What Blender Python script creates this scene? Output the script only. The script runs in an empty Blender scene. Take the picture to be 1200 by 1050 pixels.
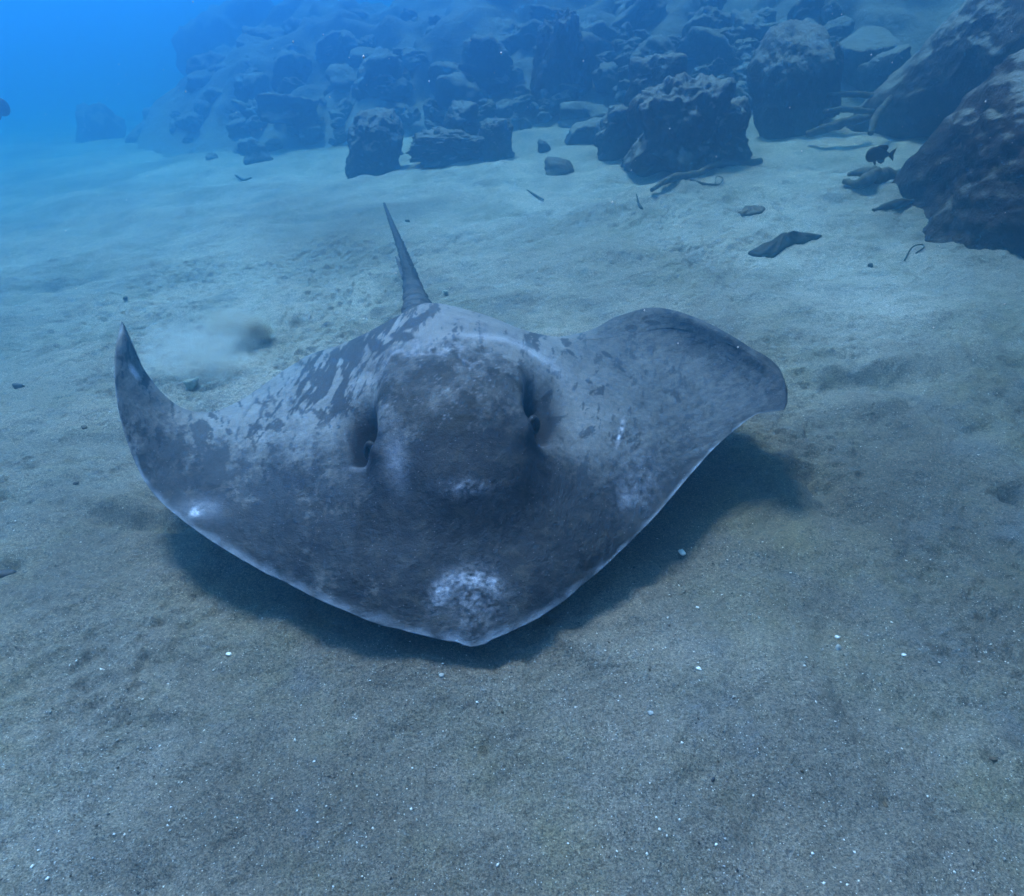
import bpy, math, random
import numpy as np
from mathutils import Vector, Matrix

R = math.radians
SC = bpy.context.scene

# ------------------------------------------------------------------ camera, light, exposure
CAM_H, PITCH, FPX = 0.9, R(28.5), 782.0          # eye height (m), downward tilt, focal length in photo pixels (1200 wide)
cam_d = bpy.data.cameras.new('camera')
cam_d.lens = FPX / 1200 * 36.0
cam_d.sensor_width = 36.0
cam_d.clip_start = 0.02
cam_d.clip_end = 300.0
cam = bpy.data.objects.new('camera', cam_d)
SC.collection.objects.link(cam)
cam.location = (0, 0, CAM_H)
cam.rotation_euler = (R(90) - PITCH, 0, 0)
SC.camera = cam

SUN_EL, SUN_AZ = R(66), R(-35)                   # azimuth from +Y, negative = to the left
sun_dir = Vector((math.sin(SUN_AZ) * math.cos(SUN_EL), math.cos(SUN_AZ) * math.cos(SUN_EL), math.sin(SUN_EL)))
sun_d = bpy.data.lights.new('sun', 'SUN')
sun_d.energy = 5.0
sun_d.color = (1.0, 0.745, 0.97)
sun_d.angle = R(13.0)
sun = bpy.data.objects.new('sun', sun_d)
SC.collection.objects.link(sun)
sun.rotation_euler = sun_dir.to_track_quat('Z', 'Y').to_euler()
sun.location = (0, 0, 8)

world = bpy.data.worlds.new('World')
SC.world = world
world.use_nodes = True
wt = world.node_tree
for n in list(wt.nodes): wt.nodes.remove(n)
def wn(t, **k):
    n = wt.nodes.new(t)
    for a, b in k.items(): setattr(n, a, b)
    return n
wo = wn('ShaderNodeOutputWorld'); wb = wn('ShaderNodeBackground')
tc = wn('ShaderNodeTexCoord')
sx = wn('ShaderNodeSeparateXYZ'); wt.links.new(tc.outputs['Generated'], sx.inputs[0])
# water body seen in all directions: dark below, azure at eye level, paler overhead
rp = wn('ShaderNodeValToRGB')
mr = wn('ShaderNodeMapRange'); mr.inputs[1].default_value = -1; mr.inputs[2].default_value = 1
wt.links.new(sx.outputs['Z'], mr.inputs[0]); wt.links.new(mr.outputs[0], rp.inputs[0])
els = rp.color_ramp.elements
els[0].position = 0.0; els[0].color = (0.012, 0.04, 0.11, 1)
els[1].position = 1.0; els[1].color = (0.50, 0.56, 0.88, 1)
for p, c in ((0.40, (0.020, 0.085, 0.36)), (0.52, (0.036, 0.215, 0.85)), (0.72, (0.08, 0.29, 0.90))):
    e = els.new(p); e.color = (*c, 1)
# open water lies to the left, the shore slope to the right
dt = wn('ShaderNodeVectorMath', operation='DOT_PRODUCT')
dt.inputs[1].default_value = (-0.86, 0.50, 0.0)
wt.links.new(tc.outputs['Generated'], dt.inputs[0])
m2 = wn('ShaderNodeMapRange'); m2.interpolation_type = 'SMOOTHSTEP'
m2.inputs[1].default_value = 0.12; m2.inputs[2].default_value = 1.0
m2.inputs[3].default_value = 0.04; m2.inputs[4].default_value = 1.75
wt.links.new(dt.outputs['Value'], m2.inputs[0])
mu = wn('ShaderNodeVectorMath', operation='SCALE')
m3 = wn('ShaderNodeMapRange'); m3.interpolation_type = 'SMOOTHSTEP'          # daylight coming down from the surface overhead
m3.inputs[1].default_value = 0.25; m3.inputs[2].default_value = 0.95; m3.inputs[3].default_value = 0.0; m3.inputs[4].default_value = 0.62
wt.links.new(sx.outputs['Z'], m3.inputs[0])
ad = wn('ShaderNodeMath', operation='ADD'); wt.links.new(m2.outputs[0], ad.inputs[0]); wt.links.new(m3.outputs[0], ad.inputs[1])
wt.links.new(rp.outputs['Color'], mu.inputs[0]); wt.links.new(ad.outputs[0], mu.inputs[3])
wt.links.new(mu.outputs[0], wb.inputs['Color'])
wb.inputs['Strength'].default_value = 1.0
wt.links.new(wb.outputs[0], wo.inputs[0])

SC.view_settings.view_transform = 'Standard'
SC.view_settings.look = 'None'
SC.view_settings.gamma = 1
SC.view_settings.use_curve_mapping = False
SC.view_settings.exposure = 0.66
SC.render.engine = 'CYCLES'
SC.cycles.use_denoising = True
SC.cycles.max_bounces = 6
SC.cycles.diffuse_bounces = 3
SC.cycles.glossy_bounces = 2
SC.cycles.volume_bounces = 2
SC.cycles.caustics_reflective = False
SC.cycles.caustics_refractive = False

# ------------------------------------------------------------------ noise
rng = np.random.RandomState(7)
PERM = np.concatenate([rng.permutation(256)] * 3).astype(np.int64)
G3 = rng.normal(size=(256, 3)); G3 /= np.linalg.norm(G3, axis=1)[:, None]
def perlin(p, scale=1.0, seed=0):
    p = np.asarray(p, float) * scale + seed * 17.37
    if p.shape[1] == 2: p = np.concatenate([p, np.full((len(p), 1), 0.37 + seed)], 1)
    i = np.floor(p).astype(np.int64); f = p - i
    w = f * f * f * (f * (f * 6 - 15) + 10)
    i &= 255
    out = np.zeros(len(p))
    for dx in (0, 1):
        for dy in (0, 1):
            for dz in (0, 1):
                h = PERM[PERM[PERM[(i[:, 0] + dx) & 255] + ((i[:, 1] + dy) & 255)] + ((i[:, 2] + dz) & 255)]
                g = G3[h]
                d = (f[:, 0] - dx) * g[:, 0] + (f[:, 1] - dy) * g[:, 1] + (f[:, 2] - dz) * g[:, 2]
                out += d * (w[:, 0] if dx else 1 - w[:, 0]) * (w[:, 1] if dy else 1 - w[:, 1]) * (w[:, 2] if dz else 1 - w[:, 2])
    return out * 1.5
def fbm(p, scale=1.0, octv=4, seed=0, gain=0.5, ridge=False):
    o, a, s = 0, 1.0, scale
    for k in range(octv):
        n = perlin(p, s, seed + k * 3.1)
        if ridge: n = 0.5 - np.abs(n) * 1.6
        o = o + a * n; a *= gain; s *= 2.03
    return o
def sstep(a, b, x):
    t = np.clip((np.asarray(x, float) - a) / (b - a), 0, 1)
    return t * t * (3 - 2 * t)

# ------------------------------------------------------------------ surveying: a sight line of the photo + a distance or height -> a point
CP, SP = math.cos(PITCH), math.sin(PITCH)
def sight(px, py):
    x, y = (px - 600) / FPX, (py - 525) / FPX
    return np.array([x, CP - y * SP, -SP - y * CP])
def atY(px, py, Y):
    d = sight(px, py); return np.array([0, 0, CAM_H]) + d * (Y / d[1])
def atZ(px, py, z):
    d = sight(px, py); return np.array([0, 0, CAM_H]) + d * ((z - CAM_H) / d[2])
def lens_xy(P):
    P = np.asarray(P, float)
    dep = P[:, 1] * CP - (P[:, 2] - CAM_H) * SP
    v = -(P[:, 1] * SP + (P[:, 2] - CAM_H) * CP)
    return 600 + FPX * P[:, 0] / dep, 525 + FPX * v / dep

# ------------------------------------------------------------------ heights of the seabed
def base_ground(x, y):
    x = np.asarray(x, float); y = np.asarray(y, float)
    t = y - 1.2
    sp = np.where(t > 8, t, np.log1p(np.exp(np.clip(t * 3, -30, 30))) / 3)
    far = 1 - 0.45 * sstep(5, 14, y)
    return 0.118 * np.minimum(sp, 9) * far + (0.10 * np.clip(x, -6, 6) + 0.035 * np.clip(x, -9, 0) * sstep(3, 7, y)) * sstep(0.4, 3.2, y) * far
def slope_z(x, y):
    x = np.asarray(x, float); y = np.asarray(y, float)
    t = 0.30 * x + 0.95 * y - 5.85
    edge = sstep(-7.6, -2.4, x + 0.10 * (y - 8))
    rise = np.clip(t, -2, None) * 0.50
    rise = np.where(rise > 0, 1.35 * np.tanh(rise / 1.35), rise)
    return base_ground(x, y) - 0.25 + (rise + 0.25) * edge - 0.6 * (1 - edge)
def hit(px, py, fn=None):
    fn = fn or (lambda x, y: np.maximum(base_ground(x, y), slope_z(x, y)))
    d = sight(px, py); t = np.linspace(0.3, 18, 6000)
    P = np.array([0, 0, CAM_H])[None] + d[None] * t[:, None]
    below = P[:, 2] < fn(P[:, 0], P[:, 1])
    k = int(np.argmax(below)) if below.any() else len(t) - 1
    return P[k]
SAND = lambda x, y: base_ground(x, y)

pits = []        # (x, y, rx, ry, angle, depth)
def pit(px, py, w, h, ang, depth):
    p = hit(px, py, SAND); dep = p[1] * CP + (CAM_H - p[2]) * SP
    pits.append((p[0], p[1], w / FPX * dep, h / FPX * dep * 1.9, ang, depth))
for a in ((968, 558, 20, 9, -.5, .020), (940, 545, 16, 6, .2, .012), (985, 585, 26, 9, -.7, .016), (1010, 600, 14, 6, 0, .008),
          (1190, 578, 16, 8, 0, .02), (6, 665, 14, 12, .3, .022), (1150, 500, 24, 10, .2, .007), (900, 640, 60, 20, .3, -.006),
          (80, 590, 26, 7, -.4, .012), (120, 603, 30, 7, -.35, .018), (165, 613, 34, 7, -.2, .020), (205, 620, 30, 8, -.1, .014),
          (130, 586, 40, 7, -.35, -.009), (190, 600, 40, 7, -.25, -.008),
          (620, 250, 30, 4, 0, .010), (590, 200, 40, 6, 0, -.02), (930, 215, 22, 5, .1, .02), (985, 195, 40, 5, .1, .022),
          (1010, 215, 26, 5, 0, .016), (690, 350, 14, 4, 0, .008), (760, 320, 60, 8, .3, -.014), (670, 385, 50, 10, 0, -.012),
          (655, 755, 26, 9, -.6, -.008), (690, 775, 30, 8, -.6, -.006), (670, 790, 30, 8, -.6, .006),
          (430, 820, 30, 14, .4, .006), (215, 915, 20, 10, .6, .008), (180, 1030, 26, 12, .5, .010), (1040, 937, 10, 6, 0, .008),
          (815, 920, 16, 8, 0, .006), (1165, 885, 12, 8, 0, .008), (570, 873, 8, 6, 0, .008), (60, 330, 60, 8, .2, .018),
          (60, 310, 70, 7, .1, -.012), (230, 300, 80, 7, -.1, .010), (330, 260, 60, 5, 0, .012), (180, 345, 80, 8, .3, -.012),
          (500, 900, 60, 26, .6, .004), (1020, 480, 50, 12, .1, -.010), (1000, 430, 80, 9, .05, -.014), (1010, 445, 80, 9, .05, .010)):
    pit(*a)
def ground_z(x, y, fine=True):
    x = np.asarray(x, float); y = np.asarray(y, float)
    z = base_ground(x, y)
    P = np.stack([x, y], 1)
    warp = np.stack([perlin(P, 1.3, 40), perlin(P, 1.3, 41)], 1) * 0.25
    z = z + 0.032 * perlin(P + warp, 1.15, 1) + 0.020 * perlin(P + warp, 2.7, 2) + 0.017 * perlin(P + warp, 6.5, 14) + 0.012 * sstep(.0, .8, x) * perlin(P + warp, 9, 24)
    # soft wave-worn folds running across
    Q = np.stack([x * 0.55 + y * 0.1, y], 1) + warp
    z = z + 0.014 * perlin(Q, 6.0, 3) * sstep(0.6, 2.2, y) + 0.006 * perlin(Q, 13.0, 27) * sstep(1.2, 2.6, y) + 0.034 * perlin(Q, 3.2, 5) * sstep(1.5, 3.0, y) + .030 * perlin(Q, 1.5, 25) * sstep(1.8, 3.5, y)
    near = (np.abs(x) < 6) & (y < 9)
    zamp = 2.2
    zz = np.zeros_like(z)
    Pn = P[near]
    clump = sstep(-.15, .35, perlin(Pn, 1.7, 9))
    zz[near] = (0.0034 + .0034 * clump) * perlin(Pn, 11, 4) + (0.0022 + .0036 * clump) * perlin(Pn, 24, 6) + (0.0015 + .0026 * clump) * perlin(Pn, 52, 8) - (.0035 * clump + .0015) * sstep(.28, .55, perlin(Pn, 33, 15))
    z = z + zz * zamp * (1 - sstep(3.2, 4.9, y)) * (1 - sstep(2.0, 3.6, np.abs(x)))
    for (cx, cy, rx, ry, an, dpt) in pits:
        dpt = dpt * (2.6 if cx > .5 and cy < 2.2 else 1.7)
        m = (np.abs(x - cx) < 4 * max(rx, ry)) & (np.abs(y - cy) < 4 * max(rx, ry))
        if not m.any(): continue
        dx, dy = x[m] - cx, y[m] - cy
        n = perlin(np.stack([x[m], y[m]], 1), 14, 12) * .5
        a = (dx * math.cos(an) + dy * math.sin(an)) / rx; b = (-dx * math.sin(an) + dy * math.cos(an)) / ry
        r2 = a * a + b * b + n * 1.2
        z[m] -= dpt * np.exp(-np.clip(r2, 0, 30)) * (1 + .6 * n)
    return z

# ------------------------------------------------------------------ object helpers
COL = SC.collection
def tag(o, label=None, cat=None, group=None, kind=None):
    if label: o['label'] = label
    if cat: o['category'] = cat
    if group: o['group'] = group
    if kind: o['kind'] = kind
    return o
def mesh_from(name, V, F, mat=None, smooth=True):
    me = bpy.data.meshes.new(name)
    V = np.asarray(V, np.float32)
    if isinstance(F, np.ndarray):
        nf, k = F.shape
        me.vertices.add(len(V)); me.vertices.foreach_set('co', V.ravel())
        me.loops.add(nf * k); me.loops.foreach_set('vertex_index', F.astype(np.int32).ravel())
        me.polygons.add(nf); me.polygons.foreach_set('loop_start', np.arange(0, nf * k, k, dtype=np.int32))
        me.update(calc_edges=True); me.validate()
    else:
        me.from_pydata([tuple(v) for v in V], [], F)
    if smooth: me.polygons.foreach_set('use_smooth', np.ones(len(me.polygons), bool))
    if mat: me.materials.append(mat)
    me.update()
    return me
def link(name, me, parent=None, loc=None, rot=None):
    o = bpy.data.objects.new(name, me); COL.objects.link(o)
    if parent: o.parent = parent
    if loc is not None: o.location = Vector([float(c) for c in loc])
    if rot is not None: o.rotation_euler = rot
    return o
def grid_faces(nu, nv, flip=False):
    i, j = np.meshgrid(np.arange(nu - 1), np.arange(nv - 1), indexing='ij')
    a = i * nv + j
    q = np.stack([a, a + nv, a + nv + 1, a + 1], -1).reshape(-1, 4)
    return q[:, ::-1].copy() if flip else q
def fattr(me, name, vals):
    at = me.attributes.new(name, 'FLOAT', 'POINT'); at.data.foreach_set('value', np.asarray(vals, np.float32))

# ------------------------------------------------------------------ materials
class NT:
    def __init__(s, name):
        s.m = bpy.data.materials.new(name); s.m.use_nodes = True; s.t = s.m.node_tree
        s.b = s.t.nodes['Principled BSDF']
    def n(s, t, **k):
        n = s.t.nodes.new(t)
        for a, b in k.items():
            if isinstance(a, str) and a.startswith('i_'):
                n.inputs[a[2:].replace('_', ' ')].default_value = b
            else: setattr(n, a, b)
        return n
    def l(s, a, b): s.t.links.new(a, b)
    def noise(s, scale, detail=4, rough=0.55, coord=None, dist=0.0):
        n = s.n('ShaderNodeTexNoise'); n.inputs['Scale'].default_value = scale
        n.inputs['Detail'].default_value = detail; n.inputs['Roughness'].default_value = rough
        n.inputs['Distortion'].default_value = dist
        if coord is not None: s.l(coord, n.inputs['Vector'])
        return n.outputs['Fac']
    def ramp(s, fac, stops):
        r = s.n('ShaderNodeValToRGB'); e = r.color_ramp.elements
        e[0].position, e[0].color = stops[0][0], (*stops[0][1], 1)
        e[1].position, e[1].color = stops[-1][0], (*stops[-1][1], 1)
        for p, c in stops[1:-1]:
            q = e.new(p); q.color = (*c, 1)
        s.l(fac, r.inputs[0]); return r.outputs['Color']
    def mr(s, v, a, b, c=0.0, d=1.0):
        n = s.n('ShaderNodeMapRange'); n.inputs[1].default_value = a; n.inputs[2].default_value = b
        n.inputs[3].default_value = c; n.inputs[4].default_value = d; s.l(v, n.inputs[0]); return n.outputs[0]
    def mix(s, fac, a, b, mode='MIX'):
        n = s.n('ShaderNodeMix', data_type='RGBA', blend_type=mode)
        for sock, v in ((n.inputs[0], fac), (n.inputs[6], a), (n.inputs[7], b)):
            if isinstance(v, (int, float)): sock.default_value = v
            elif isinstance(v, tuple): sock.default_value = (*v, 1)
            else: s.l(v, sock)
        return n.outputs[2]
    def math(s, op, a, b=0.0):
        n = s.n('ShaderNodeMath', operation=op)
        for i, v in enumerate((a, b)):
            if isinstance(v, (int, float)): n.inputs[i].default_value = v
            else: s.l(v, n.inputs[i])
        return n.outputs[0]
    def bump(s, h, strength, dist, prev=None):
        n = s.n('ShaderNodeBump'); n.inputs['Strength'].default_value = strength; n.inputs['Distance'].default_value = dist
        s.l(h, n.inputs['Height'])
        if prev is not None: s.l(prev, n.inputs['Normal'])
        return n.outputs['Normal']
    def attr(s, name):
        return s.n('ShaderNodeAttribute', attribute_name=name).outputs['Fac']

def sand_material():
    k = NT('sand'); geo = k.n('ShaderNodeNewGeometry'); P = geo.outputs['Position']
    big = k.noise(1.3, 4, .6, P); mid = k.noise(7, 5, .6, P); fine = k.noise(60, 4, .65, P); gr = k.noise(420, 3, .7, P)
    col = k.ramp(big, [(.30, (.165, .136, .100)), (.5, (.245, .210, .166)), (.70, (.325, .298, .255))])
    col = k.mix(k.mr(mid, .35, .65, 0, .55), col, k.ramp(fine, [(.3, (.13, .118, .095)), (.7, (.285, .265, .225))]))
    # pale silt far out, dark grit near; brighter light back and left painted in
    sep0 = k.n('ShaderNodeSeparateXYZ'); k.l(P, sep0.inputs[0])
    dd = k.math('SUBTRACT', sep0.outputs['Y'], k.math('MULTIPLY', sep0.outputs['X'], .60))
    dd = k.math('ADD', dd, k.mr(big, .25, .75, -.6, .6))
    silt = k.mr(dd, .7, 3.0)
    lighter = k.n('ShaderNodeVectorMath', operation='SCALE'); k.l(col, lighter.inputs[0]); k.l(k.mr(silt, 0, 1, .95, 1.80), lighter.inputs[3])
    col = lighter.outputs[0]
    pp = k.n('ShaderNodeVectorMath', operation='SCALE'); k.l(col, pp.inputs[0])
    k.l(k.mr(k.noise(1.1, 5, .65, P, .5), .38, .64, .80, 1.38), pp.inputs[3]); col = pp.outputs[0]
    # brown organic film lying in patches
    film = k.mr(k.noise(2.6, 6, .75, P), .47, .64, 0, .62)
    col = k.mix(film, col, (.21, .175, .095))
    col = k.mix(k.mr(k.noise(4.5, 5, .7, P), .56, .66, 0, .45), col, (.17, .175, .18))
    g = k.math('MULTIPLY', k.mr(gr, .30, .70, .42, 1.60), k.mr(k.noise(190, 3, .75, P), .32, .68, .55, 1.45))
    gg = k.n('ShaderNodeVectorMath', operation='SCALE'); k.l(col, gg.inputs[0]); k.l(g, gg.inputs[3])
    col = gg.outputs[0]
    # pale shell grit and dark grains
    for sc, th, c, sd in ((260, .17, (.75, .78, .78), 0), (330, .20, (.035, .03, .03), 7), (120, .10, (.05, .045, .04), 3)):
        mp = k.n('ShaderNodeVectorMath', operation='ADD'); mp.inputs[1].default_value = (sd, sd * 2.3, 0); k.l(P, mp.inputs[0])
        v = k.n('ShaderNodeTexVoronoi'); v.inputs['Scale'].default_value = sc; k.l(mp.outputs[0], v.inputs['Vector'])
        near = k.mr(v.outputs['Distance'], th, th * 1.5, 1, 0)
        sep = k.n('ShaderNodeSeparateColor'); k.l(v.outputs['Color'], sep.inputs[0])
        pick = k.mr(sep.outputs[0], .87, .90)
        col = k.mix(k.math('MULTIPLY', near, pick), col, c)
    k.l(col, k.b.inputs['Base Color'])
    k.b.inputs['Roughness'].default_value = .92; k.b.inputs['Specular IOR Level'].default_value = .12
    nm = k.bump(k.noise(38, 5, .65, P), 1.0, .020)
    nm = k.bump(k.noise(150, 4, .7, P), 1.0, .0080, nm)
    nm = k.bump(gr, 1.0, .0030, nm)
    k.l(nm, k.b.inputs['Normal'])
    return k.m
def rock_material(name, dark, mid, light, dust=(.33, .31, .27), scale=1.0, dust_lo=.30, dust_hi=.72, dust_amt=.9):
    k = NT(name); tcn = k.n('ShaderNodeNewGeometry'); P = tcn.outputs['Position']
    a = k.noise(2.2 * scale, 6, .65, P, .3); b = k.noise(14 * scale, 6, .7, P); c = k.noise(70 * scale, 4, .7, P)
    col = k.ramp(a, [(.3, dark), (.52, mid), (.72, light)])
    col = k.mix(k.mr(b, .42, .62, 0, .6), col, dark)
    col = k.mix(k.mr(k.noise(26 * scale, 3, .6, P), .62, .70, 0, .5), col, light)
    # crusts of algae and coralline growth in blotches
    cr_ = k.mr(k.noise(9 * scale, 6, .75, P, .6), .56, .63, 0, .75)
    col = k.mix(cr_, col, k.mix(k.mr(c, .4, .6), (.16, .095, .085), (.12, .125, .075)))
    pit_ = k.mr(k.noise(45 * scale, 3, .7, P), .30, .40, .8, 0)
    col = k.mix(pit_, col, (.012, .012, .013))
    # silt settled on what faces up
    sep = k.n('ShaderNodeSeparateXYZ'); k.l(tcn.outputs['Normal'], sep.inputs[0])
    up = k.math('ADD', sep.outputs['Z'], k.mr(b, 0, 1, -.28, .28))
    up = k.math('ADD', up, k.mr(c, 0, 1, -.12, .12))
    sf = k.n('ShaderNodeMapRange'); sf.interpolation_type = 'SMOOTHSTEP'
    sf.inputs[1].default_value = dust_lo; sf.inputs[2].default_value = dust_hi; sf.inputs[4].default_value = dust_amt
    k.l(up, sf.inputs[0])
    col = k.mix(sf.outputs[0], col, k.mix(c, tuple(x * .75 for x in dust), tuple(min(1, x * 1.25) for x in dust)))
    k.l(col, k.b.inputs['Base Color'])
    k.b.inputs['Roughness'].default_value = .92; k.b.inputs['Specular IOR Level'].default_value = .06
    nm = k.bump(k.noise(6 * scale, 4, .6, P), .6, .08 / scale); nm = k.bump(b, 1.0, .05 / scale, nm); nm = k.bump(c, .9, .014 / scale, nm)
    k.l(nm, k.b.inputs['Normal'])
    return k.m
def plain(name, col, rough=.7, spec=.3, nscale=None, col2=None, bump=.002):
    k = NT(name)
    if nscale:
        geo = k.n('ShaderNodeNewGeometry'); f = k.noise(nscale, 4, .65, geo.outputs['Position'])
        k.l(k.ramp(f, [(.35, col), (.65, col2 or tuple(c * .6 for c in col))]), k.b.inputs['Base Color'])
        k.l(k.bump(f, .6, bump), k.b.inputs['Normal'])
    else: k.b.inputs['Base Color'].default_value = (*col, 1)
    k.b.inputs['Roughness'].default_value = rough; k.b.inputs['Specular IOR Level'].default_value = spec
    return k.m

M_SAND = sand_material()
M_ROCK = rock_material('grey_rock', (.035, .035, .037), (.075, .073, .070), (.14, .135, .125))
M_ROCK_DK = rock_material('dark_rock', (.026, .019, .018), (.075, .050, .041), (.18, .12, .095), dust_lo=.50, dust_hi=.95)
M_ROCK_BR = rock_material('brown_rock', (.038, .029, .026), (.10, .072, .060), (.21, .155, .13), scale=1.4)
M_WOOD = plain('waterlogged_wood', (.14, .115, .08), .9, .15, 40, (.045, .036, .026), .006)
M_LEAF = plain('dead_leaf', (.055, .042, .025), .8, .2, 60, (.02, .016, .012), .003)
M_SHELL = plain('white_shell', (.80, .80, .76), .4, .5)
M_SHELL2 = plain('pale_shell', (.42, .42, .34), .5, .4, 120, (.2, .2, .15))
M_PEB_D = plain('dark_pebble', (.03, .026, .028), .7, .3, 90, (.07, .055, .05))
M_PEB_L = plain('pale_pebble', (.42, .43, .42), .7, .3, 90, (.28, .28, .27))
M_PEB_B = plain('brown_pebble', (.14, .095, .055), .8, .25, 90, (.06, .045, .03))

# ------------------------------------------------------------------ seabed
def axis(lo, hi, step, grow, far_lo, far_hi):
    core = np.arange(lo, hi, step).tolist()
    s, x, L = step, lo, []
    while x > far_lo:
        s *= grow; x -= s; L.append(x)
    s, x, H = step, core[-1], []
    while x < far_hi:
        s *= grow; x += s; H.append(x)
    return np.array(L[::-1] + core + H)
gx = axis(-1.45, 1.6, .0060, 1.024, -36, 36)
gy = axis(.36, 3.3, .0060, 1.024, -12, 44)
GX, GY = np.meshgrid(gx, gy, indexing='ij')
gz = ground_z(GX.ravel(), GY.ravel())
V = np.stack([GX.ravel(), GY.ravel(), gz], 1)
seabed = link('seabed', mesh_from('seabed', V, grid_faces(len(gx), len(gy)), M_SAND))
tag(seabed, 'rippled grey-blue sand seabed strewn with shell grit', kind='structure')

# rocky bank behind
sxs = np.linspace(-9, 13, 420); sys_ = np.linspace(3.2, 19, 300)
SX, SY = np.meshgrid(sxs, sys_, indexing='ij')
P2 = np.stack([SX.ravel(), SY.ravel()], 1)
szz = slope_z(P2[:, 0], P2[:, 1])
amp = sstep(-.1, .6, szz - base_ground(P2[:, 0], P2[:, 1]))
szz = szz + amp * (0.34 * fbm(P2, .8, 3, 61, .55) + 0.16 * fbm(P2, 1.9, 2, 71, .5, True)) - (1 - amp) * .12
off = amp * .12
VV = np.stack([P2[:, 0] + off * perlin(P2, 2, 77), P2[:, 1] + off * perlin(P2, 2, 78), szz], 1)
def bank_material():
    m = rock_material('bank_rock', (.035, .037, .04), (.075, .075, .073), (.14, .135, .125), dust_lo=.45, dust_hi=.9, dust_amt=.7)
    k = NT.__new__(NT); k.m = m; k.t = m.node_tree; k.b = k.t.nodes['Principled BSDF']
    src = k.b.inputs['Base Color'].links[0].from_socket
    geo = k.n('ShaderNodeNewGeometry'); n = k.noise(3.5, 5, .65, geo.outputs['Position'])
    f = k.mr(k.math('ADD', k.attr('sandy'), k.mr(n, .3, .7, -.35, .35)), .3, .6)
    k.l(k.mix(f, src, k.mix(n, (.24, .22, .185), (.34, .32, .28))), k.b.inputs['Base Color'])
    return m
bank = link('rocky_bank', mesh_from('rocky_bank', VV, grid_faces(len(sxs), len(sys_)), bank_material()))
fattr(bank.data, 'sandy', 1 - sstep(.10, .55, slope_z(P2[:, 0], P2[:, 1]) - base_ground(P2[:, 0], P2[:, 1])))
tag(bank, 'rocky bank rising behind the sand into blue haze', kind='structure')

# ------------------------------------------------------------------ boulders
import bmesh
_ico = {}
def ico(n):
    if n not in _ico:
        bm = bmesh.new(); bmesh.ops.create_icosphere(bm, subdivisions=n, radius=1)
        V = np.array([v.co[:] for v in bm.verts]); F = np.array([[v.index for v in f.verts] for f in bm.faces]); bm.free()
        V /= np.linalg.norm(V, axis=1)[:, None]
        _ico[n] = (V, F)
    return _ico[n]
def rock_shape(seed, sub=4, facets=11, sharp=5.5, rough=.17, fine=.03, planes=None, crag=0.0):
    V, F = ico(sub)
    r = np.random.RandomState(seed)
    n = r.normal(size=(facets, 3)); n /= np.linalg.norm(n, axis=1)[:, None]
    c = r.uniform(.62, 1.0, facets)
    if planes is not None:
        for p, cc in planes:
            p = np.array(p, float); p /= np.linalg.norm(p); n = np.vstack([n, p]); c = np.append(c, cc)
    ax = np.vstack([np.eye(3), -np.eye(3)]); n = np.vstack([n, ax]); c = np.append(c, [1.06] * 6)
    d = np.clip(V @ n.T, 1e-3, None) / c[None]
    rad = 1.0 / (np.sum(d ** sharp, 1)) ** (1 / sharp)
    W = V * rad[:, None]
    s = seed * 1.7 % 50
    nn = V + 0
    W = W + nn * (rough * fbm(W, 1.7, 3, s))[:, None]
    if crag:
        q = W * np.array([1.25, 1.25, .42])
        W = W + nn * (crag * (fbm(q, 1.9, 4, s + 5, .5, True) - .3))[:, None]
    if fine: W = W + nn * (fine * fbm(W, 7, 4, s + 9, .6))[:, None]
    return W, F
def rock(name, label, box, seed, Y=None, mat=None, sub=4, depth=1.0, rot=0.0, tilt=0.0, bury=.18, cat='rock', group=None, fine=.03, flare=.55, **kw):
    """box = left, top, right, bottom of the rock as surveyed in the photo (its foot on the seabed unless a distance is given)."""
    x0, y0, x1, y1 = box
    cx = (x0 + x1) / 2
    if Y is None:
        p = hit(cx, y1); Y = p[1] + .0
    foot = atY(cx, y1, Y)
    dist = foot[1] * CP + (CAM_H - foot[2]) * SP
    w = (x1 - x0) / FPX * dist
    Yc = Y + w * .42 * depth
    a, b = atY(cx, y0, Yc), atY(cx, y1, Y)
    h = max(a[2] - b[2], .03)
    zb = b[2] - h * bury
    W, F = rock_shape(seed, sub, fine=fine, **kw)
    mn, mx = W.min(0), W.max(0)
    W = (W - (mn + mx) / 2) / ((mx - mn) / 2)
    if tilt: 
        c, s = math.cos(tilt), math.sin(tilt); W = W @ np.array([[c, 0, -s], [0, 1, 0], [s, 0, c]])
    if rot:
        c, s = math.cos(rot), math.sin(rot); W = W @ np.array([[c, s, 0], [-s, c, 0], [0, 0, 1]])
    W = (W - (W.max(0) + W.min(0)) / 2) / ((W.max(0) - W.min(0)) / 2)
    W[:, :2] *= (1 + flare * np.clip(-W[:, 2], 0, 1) ** 1.5)[:, None] ; W[:, 0] /= np.abs(W[:, 0]).max()
    H = (a[2] - zb) / 2
    W = W * np.array([w / 2, w / 2 * depth, H])
    c0 = atY(cx, (y0 + y1) / 2, Yc)
    me = mesh_from(name, W + np.array([0, 0, H]), F, mat or M_ROCK)
    o = link(name, me, loc=(c0[0], Yc, zb))
    return tag(o, label, cat, group)

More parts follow.
